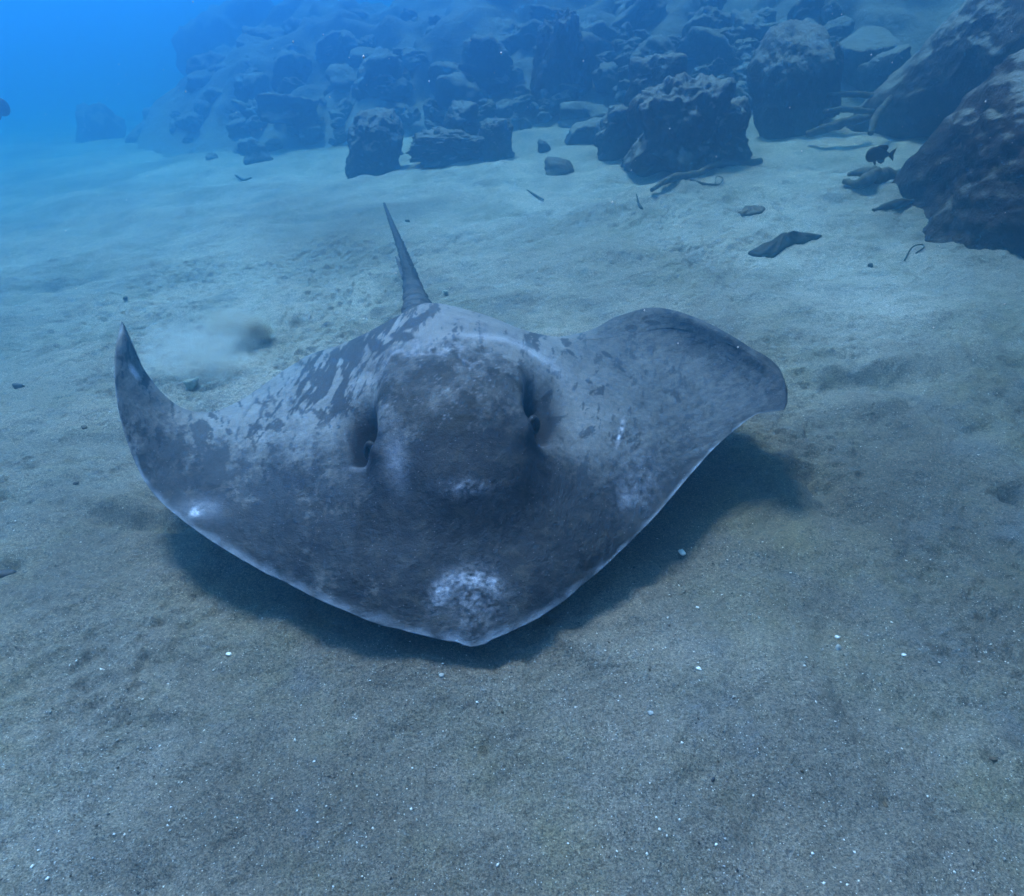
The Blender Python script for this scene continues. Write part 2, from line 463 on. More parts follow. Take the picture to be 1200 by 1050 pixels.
# right-hand giants
rock('boulder', 'huge dark brown boulder with silt-covered sloping top filling the right edge', (1092, -20, 1520, 330), 11, Y=2.55, mat=M_ROCK_DK, sub=6, depth=.75,
     facets=5, sharp=6.5, rough=.09, fine=.03, bury=.12, planes=[((-.80, -.12, .62), .62), ((-.93, -.25, -.1), .84), ((-.2, -.97, .12), .80)], cat='boulder')
rock('boulder', 'tall leaning boulder with pale streaked flank behind the huge right-edge boulder', (1058, -60, 1320, 165), 23, Y=3.9, mat=M_ROCK_BR, sub=6, depth=.8, tilt=-.25,
     facets=8, sharp=10, rough=.07, fine=.02, crag=.05, bury=.1, planes=[((-.85, -.2, .45), .60)], cat='boulder')
rock('boulder', 'tall rounded upright boulder with silt-grey top and dark shaded front', (878, 20, 972, 163), 31, mat=M_ROCK, sub=6, depth=.9, tilt=.10,
     facets=5, sharp=3.4, flare=.12, rough=.12, fine=.02, planes=[((-.15, -.62, .78), .74), ((0, -1, -.1), .80)], cat='boulder')
rock('boulder', 'small jagged brown rock wedged against the right side of the upright boulder', (958, 46, 990, 128), 37, Y=5.0, mat=M_ROCK_BR, sub=5, depth=.9, facets=10, rough=.25, cat='rock')
rock('slab', 'broad flat-topped angular slab behind and right of the upright boulder', (966, 26, 1068, 116), 41, Y=5.6, mat=M_ROCK, sub=5, depth=1.0, tilt=.2,
     facets=6, sharp=16, rough=.04, planes=[((-.25, -.35, .9), .5), ((.2, -1, .1), .6)], cat='rock slab')
rock('boulder', 'small angular block leaning right of the flat-topped slab', (1010, 52, 1072, 112), 43, Y=5.2, mat=M_ROCK, sub=5, depth=.9, tilt=-.5, facets=7, sharp=14, cat='rock')
# craggy centre-right boulder and its neighbours
rock('boulder', 'big craggy boulder with deep vertical clefts standing on the sand', (728, 84, 862, 202), 53, mat=M_ROCK_BR, sub=6, depth=.9, facets=9, sharp=10, rough=.22, crag=.09, fine=.035, cat='boulder')
rock('boulder', 'lower rugged boulder pressed against the right of the craggy boulder', (800, 112, 888, 194), 59, mat=M_ROCK_BR, sub=6, depth=.9, facets=8, rough=.2, crag=.10, fine=.045, cat='boulder')
rock('boulder', 'wedge-shaped rock sloping down left of the craggy boulder', (696, 122, 760, 186), 61, mat=M_ROCK, sub=5, depth=.9, tilt=-.5, facets=7, crag=.12, cat='rock')
rock('boulder', 'square-shouldered boulder just behind the craggy boulder', (736, 62, 800, 130), 67, Y=4.9, mat=M_ROCK, sub=5, depth=.9, facets=7, sharp=13, cat='boulder')
rock('stone', 'low flat stone, the lower of two left of the craggy boulder', (662, 138, 722, 172), 71, mat=M_ROCK, sub=4, depth=.8, facets=6, cat='stone')
rock('stone', 'low flat stone, the upper of two left of the craggy boulder', (648, 118, 732, 148), 73, mat=M_ROCK, sub=4, depth=.8, facets=6, cat='stone')
rock('stone', 'small dark round stone alone on the sand mid picture', (627, 162, 648, 178), 79, mat=M_ROCK_DK, sub=4, depth=.9, cat='stone')
rock('stone', 'greenish flat stone half sunk in sand in front of the small round stone', (636, 184, 674, 202), 83, mat=M_PEB_B, sub=4, depth=.8, bury=.5, cat='stone')
# centre-left group
rock('boulder', 'dark rounded block at the right end of the centre-left boulder group', (556, 138, 604, 186), 89, mat=M_ROCK_DK, sub=6, depth=.9, facets=6, sharp=4, rough=.2, crag=.06, fine=.06, cat='boulder')
rock('slab', 'wedge slab with pale silted top in the centre-left group', (514, 117, 566, 156), 97, Y=5.5, mat=M_ROCK, sub=5, depth=1.2, tilt=.15, facets=6, sharp=14, cat='rock slab')
rock('boulder', 'long low lumpy boulder at the front of the centre-left group', (474, 148, 574, 195), 101, mat=M_ROCK_DK, sub=6, depth=.7, facets=8, sharp=4, rough=.32, crag=.12, fine=.06, cat='boulder')
rock('boulder', 'blunt rounded boulder at the left end of the centre-left group', (402, 126, 478, 204), 103, mat=M_ROCK, sub=6, depth=.8, facets=6, sharp=4, flare=.3, rough=.18, crag=.04, fine=.03, cat='boulder')
rock('boulder', 'wide boulder faint in haze above the centre-left group', (396, 62, 490, 135), 107, Y=7.2, mat=M_ROCK, sub=5, depth=.9, facets=7, cat='boulder')
rock('boulder', 'rounded hazy boulder above the wedge slab', (492, 72, 580, 128), 109, Y=6.8, mat=M_ROCK, sub=5, depth=.8, facets=6, cat='boulder')
rock('boulder', 'very large dark upright boulder in the middle of the bank', (612, 8, 706, 145), 113, Y=6.4, mat=M_ROCK_DK, sub=6, depth=.8, facets=7, sharp=5, rough=.25, crag=.1, fine=.05, cat='boulder')
rock('boulder', 'hazy boulder with two pale ledges left of the large upright one', (548, 18, 618, 90), 127, Y=7.6, mat=M_ROCK, sub=5, depth=.8, facets=8, crag=.12, cat='boulder')
rock('boulder', 'faint isolated boulder with squared top at the far left', (76, 119, 150, 200), 131, Y=10.5, mat=M_ROCK, sub=5, depth=.8, facets=8, sharp=5, rough=.28, cat='boulder')
rock('boulder', 'long dark faint rock mass beside the isolated far-left boulder', (140, 118, 300, 204), 137, Y=9.6, mat=M_ROCK, sub=5, depth=.5, tilt=-.12, facets=9, sharp=7, rough=.22, cat='boulder')
rock('boulder', 'steep faint headland rock rising to the top left', (205, -14, 340, 150), 139, Y=12.0, mat=M_ROCK, sub=5, depth=.7, tilt=-.3, facets=8, rough=.15, crag=.1, cat='boulder')
rock('slab', 'pale tilted slab low in the rubble left of centre', (300, 108, 372, 140), 149, Y=6.9, mat=M_ROCK, sub=4, depth=.8, tilt=-.3, sharp=14, cat='rock slab')
rock('stone', 'pale rounded stone at the left foot of the bank', (286, 160, 318, 190), 151, mat=M_ROCK, sub=4, depth=.8, cat='stone')

# rubble heaped at the foot of the bank and up its side
rr = random.Random(5)
protos = [mesh_from('rubble', *(lambda W: (W[0] / np.abs(W[0]).max(), W[1]))(rock_shape(200 + i, 4, facets=8 + i % 4, sharp=4.5 + (i % 3) * 2, rough=.22, crag=.09 * (i % 3), fine=.07)), M_ROCK) for i in range(12)]
def rubble(px, py, size, grp, lab, flat=.7, Y=None, up=0.0):
    p = hit(px, py) if Y is None else atY(px, py, Y)
    o = bpy.data.objects.new('rock', rr.choice(protos)); COL.objects.link(o)
    dist = p[1] * CP + (CAM_H - p[2]) * SP
    s = size / FPX * dist / 2
    o.location = (p[0], p[1] + s * .4, p[2] + s * (.22 + up))
    o.scale = (s * rr.uniform(.8, 1.3), s * rr.uniform(.8, 1.2), s * flat * rr.uniform(.8, 1.25))
    o.rotation_euler = (rr.uniform(-.5, .5), rr.uniform(-.5, .5), rr.uniform(0, 6.3))
    return tag(o, lab, 'rock', grp)
G1, G2 = 'rubble at the foot of the bank', 'boulders heaped up the rocky bank'
placed = []
for i in range(46): placed.append((rr.uniform(730, 885), rr.uniform(45, 108), rr.uniform(16, 38), G1))
for i in range(75):
    px = rr.uniform(150, 660); placed.append((px, 196 - rr.random() ** .7 * 70 - (px - 285) * .03, rr.uniform(9, 36), G1))
for i in range(95):
    px, py = rr.uniform(225, 1010), rr.uniform(-15, 122)
    if px < 330 and py < 40: continue
    placed.append((px, py, rr.choice((22, 30, 38, 50, 64, 80)) * rr.uniform(.8, 1.15), G2))
for i in range(60):
    px = rr.uniform(330, 1000); placed.append((px, rr.uniform(25, 128), rr.uniform(14, 44), G2))
anchors = [(795, 150, 'craggy boulder'), (925, 90, 'tall upright boulder'), (1015, 70, 'flat-topped angular slab'), (660, 75, 'large dark mid-bank boulder'),
           (582, 55, 'two-ledged boulder'), (536, 100, 'rounded hazy boulder'), (610, 30, 'two-ledged boulder'), (443, 98, 'wide faint boulder'), (440, 165, 'blunt rounded boulder'),
           (540, 170, 'long low lumpy boulder'), (690, 145, 'two low flat stones'), (768, 95, 'square-shouldered boulder'), (336, 124, 'pale tilted slab'), (225, 160, 'long faint rock mass'), (600, 160, 'dark rounded block'), (300, 175, 'pale rounded stone'), (265, 70, 'faint headland rock')]
bins = {}
for q in placed:
    px, py, sz, grp = q
    an_ = min(anchors, key=lambda a: abs(a[0] - px) + 1.3 * abs(a[1] - py))
    dx, dy = px - an_[0], py - an_[1]
    rel = ('right of' if dx > 0 else 'left of') if abs(dx) > abs(dy) * 1.2 else ('just below' if dy > 0 else 'above')
    word = 'small' if sz < 24 else 'middling' if sz < 42 else 'large' if sz < 62 else 'very large'
    bins.setdefault((word, rel, an_[2]), []).append(q)
ORD = ['leftmost', 'second from left', 'third from left', 'fourth from left', 'fifth from left', 'sixth from left', 'seventh from left', 'eighth from left', 'ninth from left', 'tenth from left', 'eleventh from left', 'twelfth from left', 'thirteenth from left', 'fourteenth from left', 'fifteenth from left', 'sixteenth from left'] + [w + ' from left' for w in ('seventeenth', 'eighteenth', 'nineteenth', 'twentieth', 'twenty-first', 'twenty-second', 'twenty-third', 'twenty-fourth', 'twenty-fifth')]
for (word, rel, an_), qs in bins.items():
    qs.sort()
    for n_, q in enumerate(qs):
        lab = f'{word} hazy rock {rel} the {an_}'
        if len(qs) > 1: lab = f'{ORD[min(n_, len(ORD) - 1)]} of the {word} hazy rocks {rel} the {an_}'
        rubble(q[0], q[1], q[2], q[3], lab)

# ------------------------------------------------------------------ tubes (branches, twigs)
def tube(name, label, pts, radii, mat, cat, seg=12, n=60, rough=.25, parent=None, lift=None, group=None):
    pts = np.array(pts, float); t = np.linspace(0, len(pts) - 1, n)
    def cr(A):
        A = np.asarray(A, float); A2 = np.vstack([2 * A[0] - A[1], A, 2 * A[-1] - A[-2]]) if A.ndim == 2 else np.concatenate([[A[0]], A, [A[-1]]])
        i = np.minimum(t.astype(int), len(A) - 2); f = (t - i)
        if A.ndim == 2: f = f[:, None]
        p0, p1, p2, p3 = A2[i], A2[i + 1], A2[i + 2], A2[i + 3]
        return .5 * (2 * p1 + (p2 - p0) * f + (2 * p0 - 5 * p1 + 4 * p2 - p3) * f * f + (3 * p1 - p0 - 3 * p2 + p3) * f ** 3)
    C = cr(pts); Rr = np.maximum(cr(np.array(radii)), 1e-4)
    T = np.gradient(C, axis=0); T /= np.linalg.norm(T, axis=1)[:, None]
    up = np.array([0, 0, 1.0]); A = np.cross(T, up); A /= np.linalg.norm(A, axis=1)[:, None] + 1e-9; B = np.cross(A, T)
    th = np.linspace(0, 2 * np.pi, seg, endpoint=False)
    V = C[:, None] + Rr[:, None, None] * (A[:, None] * np.cos(th)[None, :, None] + B[:, None] * np.sin(th)[None, :, None])
    V = V.reshape(-1, 3)
    if rough:
        m = np.mean(Rr); d = V - np.repeat(C, seg, 0)
        V = V + d * (rough * fbm(V, .35 / m, 3, len(name)))[:, None]
    c = V.mean(0); V = np.vstack([V, C[0], C[-1]])
    F = [[i * seg + j, i * seg + (j + 1) % seg, (i + 1) * seg + (j + 1) % seg, (i + 1) * seg + j] for i in range(n - 1) for j in range(seg)]
    a, b = len(V) - 2, len(V) - 1
    F += [[a, (j + 1) % seg, j] for j in range(seg)] + [[b, (n - 1) * seg + j, (n - 1) * seg + (j + 1) % seg] for j in range(seg)]
    o = link(name, mesh_from(name, V - c, F, mat), parent, c)
    if label: tag(o, label, cat, group)
    return o
def gp(px, py, up=0.0):
    p = hit(px, py, SAND); p = p.copy(); p[2] = ground_z(np.array([p[0]]), np.array([p[1]]))[0] + up; return p
def pxr(px, py, wpx):
    p = hit(px, py, SAND); return wpx / FPX * (p[1] * CP + (CAM_H - p[2]) * SP) / 2

tube('branch', 'long bent driftwood branch lying in front of the craggy boulder', [gp(762, 238, .025), gp(785, 227, .03), gp(815, 211, .035), gp(845, 197, .035), gp(872, 187, .03), gp(892, 182, .01)],
     [pxr(762, 236, 5), pxr(800, 215, 8), pxr(815, 207, 7.5), pxr(845, 195, 6), pxr(872, 187, 6), pxr(890, 183, 8)], M_WOOD, 'branch', rough=.4)
tube('twig', 'thin curled twig beside the long bent driftwood branch', [gp(808, 220, .005), gp(822, 222, .006), gp(834, 223, .006), gp(843, 220, .012), gp(846, 215, .02), gp(839, 214, .02), gp(837, 222, .01)], [.008, .007, .006, .004, .004, .003, .003], M_WOOD, 'twig', seg=6)
lg = link('log', None, loc=gp(1020, 222)); tag(lg, 'short forked dark log poking out from under the huge right-edge boulder', 'log')
lg.empty_display_size = .05
def child_of(o, par):
    o.parent = par; o.location = o.location - par.location; return o
child_of(tube('stem', None, [gp(986, 226, .02), gp(1002, 230, .025), gp(1022, 224, .035), gp(1045, 217, .04), gp(1075, 214, .03)], [.010, .025, .031, .030, .03], M_WOOD, '', rough=.8), lg)
child_of(tube('fork', None, [gp(1020, 224, .05), gp(1012, 217, .065), gp(997, 214, .06), gp(992, 216, .05)], [.022, .02, .015, .008], M_WOOD, '', rough=.5, seg=8, n=24), lg)
tube('branch', 'straight pale branch lying level beside the base of the upright boulder', [atY(968, 112, 4.75), atY(1000, 110, 4.75), atY(1030, 113, 4.7), atY(1050, 114, 4.65)], [.014, .018, .019, .015], M_WOOD, 'branch')
tube('branch', 'leaning pale branch propped on the level branch near the big boulder', [atY(1050, 108, 4.6), atY(1038, 122, 4.5), atY(1026, 138, 4.4), atY(1020, 156, 4.3)], [.015, .02, .022, .017], M_WOOD, 'branch')
tube('branch', 'thick short branch low on the sand right of the upright boulder', [atY(945, 158, 4.5), atY(975, 148, 4.45), atY(1000, 141, 4.45), atY(1016, 138, 4.5)], [.018, .027, .028, .020], M_WOOD, 'branch', rough=.4)
tube('branch', 'thin branch between the level branch and the thick short one', [atY(965, 131, 4.65), atY(990, 128, 4.65), atY(1024, 131, 4.6)], [.014, .018, .014], M_WOOD, 'branch')
tube('twig', 'thin curved dark twig on the sand below the flat stones', [gp(618, 223, .012), gp(625, 231, .008), gp(637, 237, .01)], [.004, .006, .004], M_LEAF, 'twig', seg=6, n=16)
tube('twig', 'tiny forked dark twig stub left of the driftwood branch', [gp(745, 238, .02), gp(748, 243, .012), gp(752, 248, .004)], [.003, .007, .008], M_LEAF, 'twig', seg=6, n=12)
tube('twig', 'slim looped twig on the sand in front of the huge right-edge boulder', [gp(1061, 301, .004), gp(1068, 293, .01), gp(1079, 289, .012), gp(1082, 292, .008), gp(1073, 298, .004)], [.003] * 5, M_LEAF, 'twig', seg=6, n=24, rough=.1)
tube('twig', 'thin dark twig lying far off on the left sand', [gp(277, 208, .01), gp(286, 211, .01), gp(295, 213, .01)], [.008, .01, .006], M_LEAF, 'twig', seg=6, n=12)
tube('twig', 'bark strip buried in the shadowed sand beside the huge boulder', [gp(1022, 250, .0), gp(1045, 246, .01), gp(1068, 238, .01)], [.01, .02, .012], M_LEAF, 'twig', seg=8, n=24, rough=.5)

def leaf(name, label, outline, thick, mat, cat, curl=.01):
    """dead leaf or bark flake: a thin curled plate with real thickness on the sand."""
    rj = random.Random(len(label)); o2 = []
    for q in range(len(outline)):
        (ax_, ay_), (bx_, by_) = outline[q], outline[(q + 1) % len(outline)]
        for f_ in (0, .33, .66): o2.append((ax_ + (bx_ - ax_) * f_ + rj.uniform(-1.6, 1.6), ay_ + (by_ - ay_) * f_ + rj.uniform(-.9, .9)))
    outline = o2
    pts = [hit(x, y, SAND) for x, y in outline]; C = np.mean(pts, 0); n = len(pts)
    zt = ground_z(np.array([p[0] for p in pts]), np.array([p[1] for p in pts]))
    V, F = [], []
    rings = 5
    zc = ground_z(np.array([C[0]]), np.array([C[1]]))[0]
    for s in (1, -1):
        for k in range(rings):
            f = 1 - k / rings
            for i, p in enumerate(pts):
                x, y = C[0] + (p[0] - C[0]) * f, C[1] + (p[1] - C[1]) * f
                z = zc * (1 - f) + zt[i] * f + .004 + curl * (1 - f) * (1 + .6 * math.sin(i * 2.1 + k)) + s * thick / 2
                V.append((x, y, z))
        V.append((C[0], C[1], zc + .004 + curl + s * thick / 2))
    m = rings * n + 1
    for s in (0, 1):
        o = s * m
        for k in range(rings - 1):
            for i in range(n):
                q = [o + k * n + i, o + k * n + (i + 1) % n, o + (k + 1) * n + (i + 1) % n, o + (k + 1) * n + i]
                F.append(q if s == 0 else q[::-1])
        for i in range(n):
            q = [o + (rings - 1) * n + i, o + (rings - 1) * n + (i + 1) % n, o + m - 1]
            F.append(q if s == 0 else q[::-1])
    for i in range(n): F.append([i, m + i, m + (i + 1) % n, (i + 1) % n])
    V = np.array(V) - C
    return tag(link(name, mesh_from(name, V, F, mat), loc=C), label, cat)
leaf('bark_flake', 'dark ragged bark flake lying on open sand right of centre', [(878, 297), (890, 289), (905, 280), (918, 275), (935, 276), (950, 274), (964, 273), (950, 279), (932, 284), (920, 290), (908, 297), (892, 299)], .012, M_LEAF, 'bark', .03)
leaf('shell', 'flat dull oval shell lying on sand below the driftwood branch', [(864, 253), (872, 249), (886, 249), (895, 252), (892, 256), (878, 258), (868, 257)], .01, M_PEB_B, 'shell', .02)

# small things one can point at on the sand
def pebble(label, px, py, w, mat, cat='pebble', flat=.6, seed=1, name='pebble', sharp=8, stretch=1.3):
    W, F = rock_shape(300 + seed, 3, facets=8, sharp=sharp, rough=.12, fine=.03)
    W = W / np.abs(W).max(0); p = gp(px, py); r = pxr(px, py, w)
    o = link(name, mesh_from(name, W * np.array([r, r / stretch, r * flat]), F, mat), loc=(p[0], p[1], p[2] + r * flat * .45), rot=(0, 0, seed * .9))
    return tag(o, label, cat)
pebble('small round dark pebble on open sand right of the bark flake', 1022, 305, 9, M_PEB_D, seed=1)
pebble('white shell chip in the shadow beside the right wing of the ray', 800, 643, 15, M_SHELL, 'shell', .25, 2, 'shell', 14, 2.0)
pebble('bright white shell chip on the sand below the shadow edge', 817, 796, 7, M_SHELL, 'shell', .4, 3, 'shell')
pebble('pale grey pebble on the near sand below the ray nose', 760, 848, 9, M_PEB_L, seed=4, flat=.7)
pebble('upright pale pebble on the right sand', 985, 752, 9, M_PEB_L, seed=5, flat=.9)
pebble('white shell fragment just above the upright pale pebble', 985, 737, 7, M_SHELL, 'shell', .4, 6, 'shell')
pebble('tiny white shell bit on the sand far right of the pale pebble', 1061, 763, 6, M_SHELL, 'shell', .4, 7, 'shell')
pebble('tiny black seed-like pebble on the near right sand', 833, 924, 8, M_PEB_D, seed=8, flat=.5, stretch=2.2)
pebble('reddish brown pebble in a small hollow on the near right sand', 1040, 936, 10, M_PEB_B, seed=9)
pebble('dark flat pebble near the left edge beyond the left wing', 22, 457, 20, M_PEB_D, seed=10, flat=.35, stretch=2)
pebble('dark round pebble half buried at the left picture edge', 4, 664, 22, M_PEB_D, seed=11, flat=.6)
pebble('small brown pebble behind the left wing tip', 148, 354, 8, M_PEB_B, seed=12)
pebble('small brown pebble on the sand left of the ray wing', 100, 507, 9, M_PEB_B, seed=13, flat=.4)
pebble('tiny dark pebble beside the groove in the left sand', 87, 561, 7, M_PEB_D, seed=14)
pebble('small tan shell at the foot of the silt puff', 226, 455, 20, M_SHELL2, 'shell', .6, 15, 'shell', 16, 1.5)
pebble('dark pebble at the right picture edge in a hollow', 1192, 577, 18, M_PEB_D, seed=16, flat=.4)
pebble('white shell bit on the left near sand by the shadow', 268, 766, 7, M_SHELL, 'shell', .4, 17, 'shell')
pebble('small cream pebble under the ray nose shadow', 519, 804, 7, M_PEB_L, seed=18)
pebble('tan pebble on the sand behind the tail base', 522, 341, 9, M_SHELL2, seed=19, flat=.8)
pebble('dark oval pebble right of the tail', 477, 257, 8, M_PEB_D, seed=20, flat=.5, stretch=1.8)
pebble('rusty pebble with dark hollow on the far right near sand', 1166, 884, 8, M_PEB_B, seed=21)
pebble('brown crumb at the left picture bottom', 150, 843, 6, M_PEB_B, seed=22)

def scatter(name, label, n, lo, hi, mat, seed, flat=.35):
    r = np.random.RandomState(seed)
    y = .38 + (r.rand(n) ** 1.6) * 3.6; x = (r.rand(n) * 2 - 1) * (.55 + y * .82)
    keep = perlin(np.stack([x, y], 1), 3.0, 33) + perlin(np.stack([x, y], 1), 9.0, 34) + r.uniform(-.5, .5, n) > .08
    x, y = x[keep], y[keep]; n = len(x)
    z = ground_z(x, y)
    B = np.array([[1, 0, 0], [.2, 1, 0], [-1, .1, 0], [-.1, -1, 0], [.1, 0, 1], [0, 0, -1.0]])
    Fb = np.array([[0, 1, 4], [1, 2, 4], [2, 3, 4], [3, 0, 4], [1, 0, 5], [2, 1, 5], [3, 2, 5], [0, 3, 5]])
    s = lo + (hi - lo) * r.rand(n) ** 5
    a = r.rand(n) * 6.28; an = r.uniform(.45, 1, n); tl = r.uniform(-.6, .6, n)
    Vx = B[None, :, 0] * s[:, None]; Vy = B[None, :, 1] * (s * an)[:, None]; Vz = B[None, :, 2] * (s * flat)[:, None]
    Vz = Vz + Vx * tl[:, None]
    X = Vx * np.cos(a)[:, None] - Vy * np.sin(a)[:, None] + x[:, None]; Y = Vx * np.sin(a)[:, None] + Vy * np.cos(a)[:, None] + y[:, None]
    V = np.stack([X, Y, Vz + (z + s * flat * .6)[:, None]], -1).reshape(-1, 3)
    F = (Fb[None] + (np.arange(n) * 6)[:, None, None]).reshape(-1, 3)
    return tag(link(name, mesh_from(name, V, F, mat, False)), label, kind='stuff')
scatter('shell_grit', 'fine white shell grit sprinkled over the sand', 11000, .0006, .0036, M_SHELL, 3)
scatter('dark_grit', 'dark grains and crumbs sprinkled over the sand', 7000, .0006, .0026, M_PEB_D, 4, .5)
scatter('brown_grit', 'brown crumbs of debris on the sand', 5000, .0007, .0034, M_PEB_B, 5, .5)
scatter('pale_grit', 'pale grey pebble grit on the sand', 9000, .0007, .0030, M_PEB_L, 6, .5)

# ------------------------------------------------------------------ the stingray
S = {}
Z = lambda x, y, z: atZ(x, y, z)
W3 = lambda x, y, z: np.array([x, y, z], float)
ZR = lambda x, y, z: atZ(x, y, z if z < .2 else .2 + (z - .2) * .84)
cols = [
 [Z(142,376,.42), Z(143,377,.42), Z(143,378,.42), Z(144,379,.42), Z(144,380,.42), Z(145,381,.42), Z(145,382,.42), Z(146,383,.42), Z(146,384,.42)],
 [Z(134,415,.375), Z(136,412,.378), Z(139,409,.38), Z(143,407,.38), Z(147,406,.378), Z(151,406,.375), Z(154,407,.372), Z(156,409,.368), Z(158,411,.365)],
 [Z(136,462,.315), Z(140,456,.318), Z(145,450,.32), Z(150,445,.32), Z(155,442,.318), Z(161,439,.314), Z(166,438,.31), Z(170,438,.305), Z(173,439,.30)],
 [Z(152,527,.24), Z(160,516,.24), Z(170,506,.238), Z(180,497,.235), Z(189,489,.23), Z(197,483,.225), Z(203,479,.22), Z(207,477,.215), Z(210,476,.21)],
 [Z(176,574,.195), Z(188,558,.198), Z(202,541,.2), Z(215,525,.2), Z(226,511,.2), Z(234,500,.197), Z(239,491,.19), Z(242,486,.18), Z(245,483,.17)],
 [Z(215,611,.165), Z(226,588,.175), Z(240,565,.185), Z(254,542,.19), Z(266,518,.19), Z(276,498,.187), Z(285,482,.178), Z(286,474,.158), Z(280,470,.135)],
 [Z(290,660,.125), Z(297,625,.15), Z(304,590,.175), Z(314,555,.195), Z(326,520,.212), Z(340,485,.225), Z(358,445,.225), Z(356,430,.18), Z(342,428,.15)],
 [Z(345,688,.11), Z(348,648,.145), Z(352,605,.18), Z(357,560,.212), Z(366,513,.242), Z(378,468,.262), Z(396,420,.26), Z(384,412,.20), Z(372,412,.16)],
 [Z(415,721,.095), Z(414,676,.135), Z(410,620,.18), Z(408,560,.235), Z(412,500,.285), Z(422,445,.325), Z(440,391,.330), W3(-.44,1.93,.245), W3(-.48,2.06,.17)],
 [Z(482,742,.083), Z(481,694,.126), Z(478,625,.185), Z(474,550,.255), Z(472,482,.322), Z(474,424,.362), Z(480,366,.366), W3(-.35,1.98,.27), W3(-.38,2.13,.19)],
 [Z(556,754,.073), Z(552,700,.115), Z(546,628,.18), Z(540,548,.262), Z(532,475,.335), Z(523,412,.378), Z(508,357,.383), W3(-.27,2.02,.29), W3(-.31,2.20,.22)],
 [Z(620,731,.083), Z(618,684,.126), Z(613,615,.185), Z(607,540,.255), Z(600,472,.318), Z(588,418,.350), Z(560,367,.355), W3(-.16,2.0,.265), W3(-.20,2.14,.19)],
 [Z(700,671,.105), Z(698,636,.138), Z(692,586,.18), Z(683,530,.222), Z(670,478,.258), Z(652,432,.278), Z(622,390,.285), W3(.02,1.95,.23), W3(.0,2.08,.17)],
 [Z(770,602,.137), Z(769,578,.152), Z(764,546,.170), Z(755,510,.187), Z(742,473,.203), Z(724,436,.222), Z(700,401,.245), Z(690,392,.25), Z(688,388,.245)],
 [ZR(815,550,.165), ZR(812,534,.168), ZR(806,515,.173), ZR(798,492,.180), ZR(786,464,.195), ZR(770,430,.222), ZR(750,396,.262), ZR(735,375,.300), ZR(728,369,.310)],
 [ZR(850,513,.195), ZR(848,503,.192), ZR(843,489,.190), ZR(836,471,.196), ZR(826,449,.212), ZR(812,420,.245), ZR(796,391,.292), ZR(784,370,.335), ZR(777,361,.350)],
 [ZR(885,487,.235), ZR(883,480,.233), ZR(880,471,.234), ZR(875,459,.240), ZR(868,444,.254), ZR(858,425,.280), ZR(847,404,.315), ZR(837,388,.343), ZR(829,378,.355)],
 [ZR(908,482,.262), ZR(907,477,.261), ZR(906,470,.263), ZR(904,461,.268), ZR(900,450,.278), ZR(895,437,.293), ZR(888,423,.315), ZR(881,411,.332), ZR(876,405,.340)],
 [ZR(919,479,.275), ZR(920,475,.276), ZR(921,470,.278), ZR(921,464,.282), ZR(921,457,.288), ZR(919,449,.295), ZR(917,441,.302), ZR(914,434,.308), ZR(911,430,.312)],
 [ZR(921,474,.280), ZR(922,472,.281), ZR(922,469,.282), ZR(922,466,.284), ZR(922,463,.286), ZR(922,460,.288), ZR(921,457,.290), ZR(921,454,.292), ZR(920,452,.294)],
]
net = np.array(cols)                             # spanwise, chordwise, xyz
def cr_res(A, knots, t):
    """cubic (finite-difference Hermite) along axis 0 at parameters t"""
    A = np.asarray(A, float); k = np.asarray(knots, float)
    d = (A[1:] - A[:-1]) / (k[1:] - k[:-1]).reshape(-1, *([1] * (A.ndim - 1)))
    m = np.empty_like(A); m[0] = d[0]; m[-1] = d[-1]
    h0 = (k[1:-1] - k[:-2]).reshape(-1, *([1] * (A.ndim - 1))); h1 = (k[2:] - k[1:-1]).reshape(-1, *([1] * (A.ndim - 1)))
    m[1:-1] = (d[:-1] * h1 + d[1:] * h0) / (h0 + h1)
    i = np.clip(np.searchsorted(k, t, side='right') - 1, 0, len(k) - 2)
    h = (k[i + 1] - k[i]); f = (t - k[i]) / h
    sh = (-1, *([1] * (A.ndim - 1))); h = h.reshape(sh); f = f.reshape(sh)
    return (2*f**3 - 3*f**2 + 1) * A[i] + (f**3 - 2*f**2 + f) * h * m[i] + (-2*f**3 + 3*f**2) * A[i+1] + (f**3 - f**2) * h * m[i+1]
mid = net[:, 3]
kn = np.concatenate([[0], np.cumsum(np.maximum(np.linalg.norm(net[1:, 0] - net[:-1, 0], axis=1) * .5 + np.linalg.norm(mid[1:] - mid[:-1], axis=1) * .5, .012))])
NU, NV = 560, 330
tu = np.linspace(0, kn[-1], NU)
A = cr_res(net, kn, tu)
tv = np.linspace(0, 8, NV); 
B = cr_res(np.swapaxes(A, 0, 1), np.arange(9.0), tv)
TOP = np.swapaxes(B, 0, 1).copy()                # NU, NV, 3
def normals(G):
    du = np.gradient(G, axis=0); dv = np.gradient(G, axis=1)
    n = np.cross(du, dv); n /= np.linalg.norm(n, axis=2)[..., None] + 1e-12
    return n
FLAT = TOP.reshape(-1, 3)
N0 = normals(TOP).reshape(-1, 3)
if N0[:, 2].mean() < 0: N0 = -N0
lx, ly = lens_xy(FLAT)
vv = np.tile(tv / 8, NU); uu = np.repeat(tu / kn[-1], NV)
front = vv < .78                                  # the part ahead of the crest
def g(cx, cy, rx, ry, an=0.0, p=1.0):
    dx, dy = lx - cx, ly - cy
    a = (dx * math.cos(an) + dy * math.sin(an)) / rx; b = (-dx * math.sin(an) + dy * math.cos(an)) / ry
    return np.exp(-(a * a + b * b) ** p) * front
q2 = np.stack([lx, ly], 1)
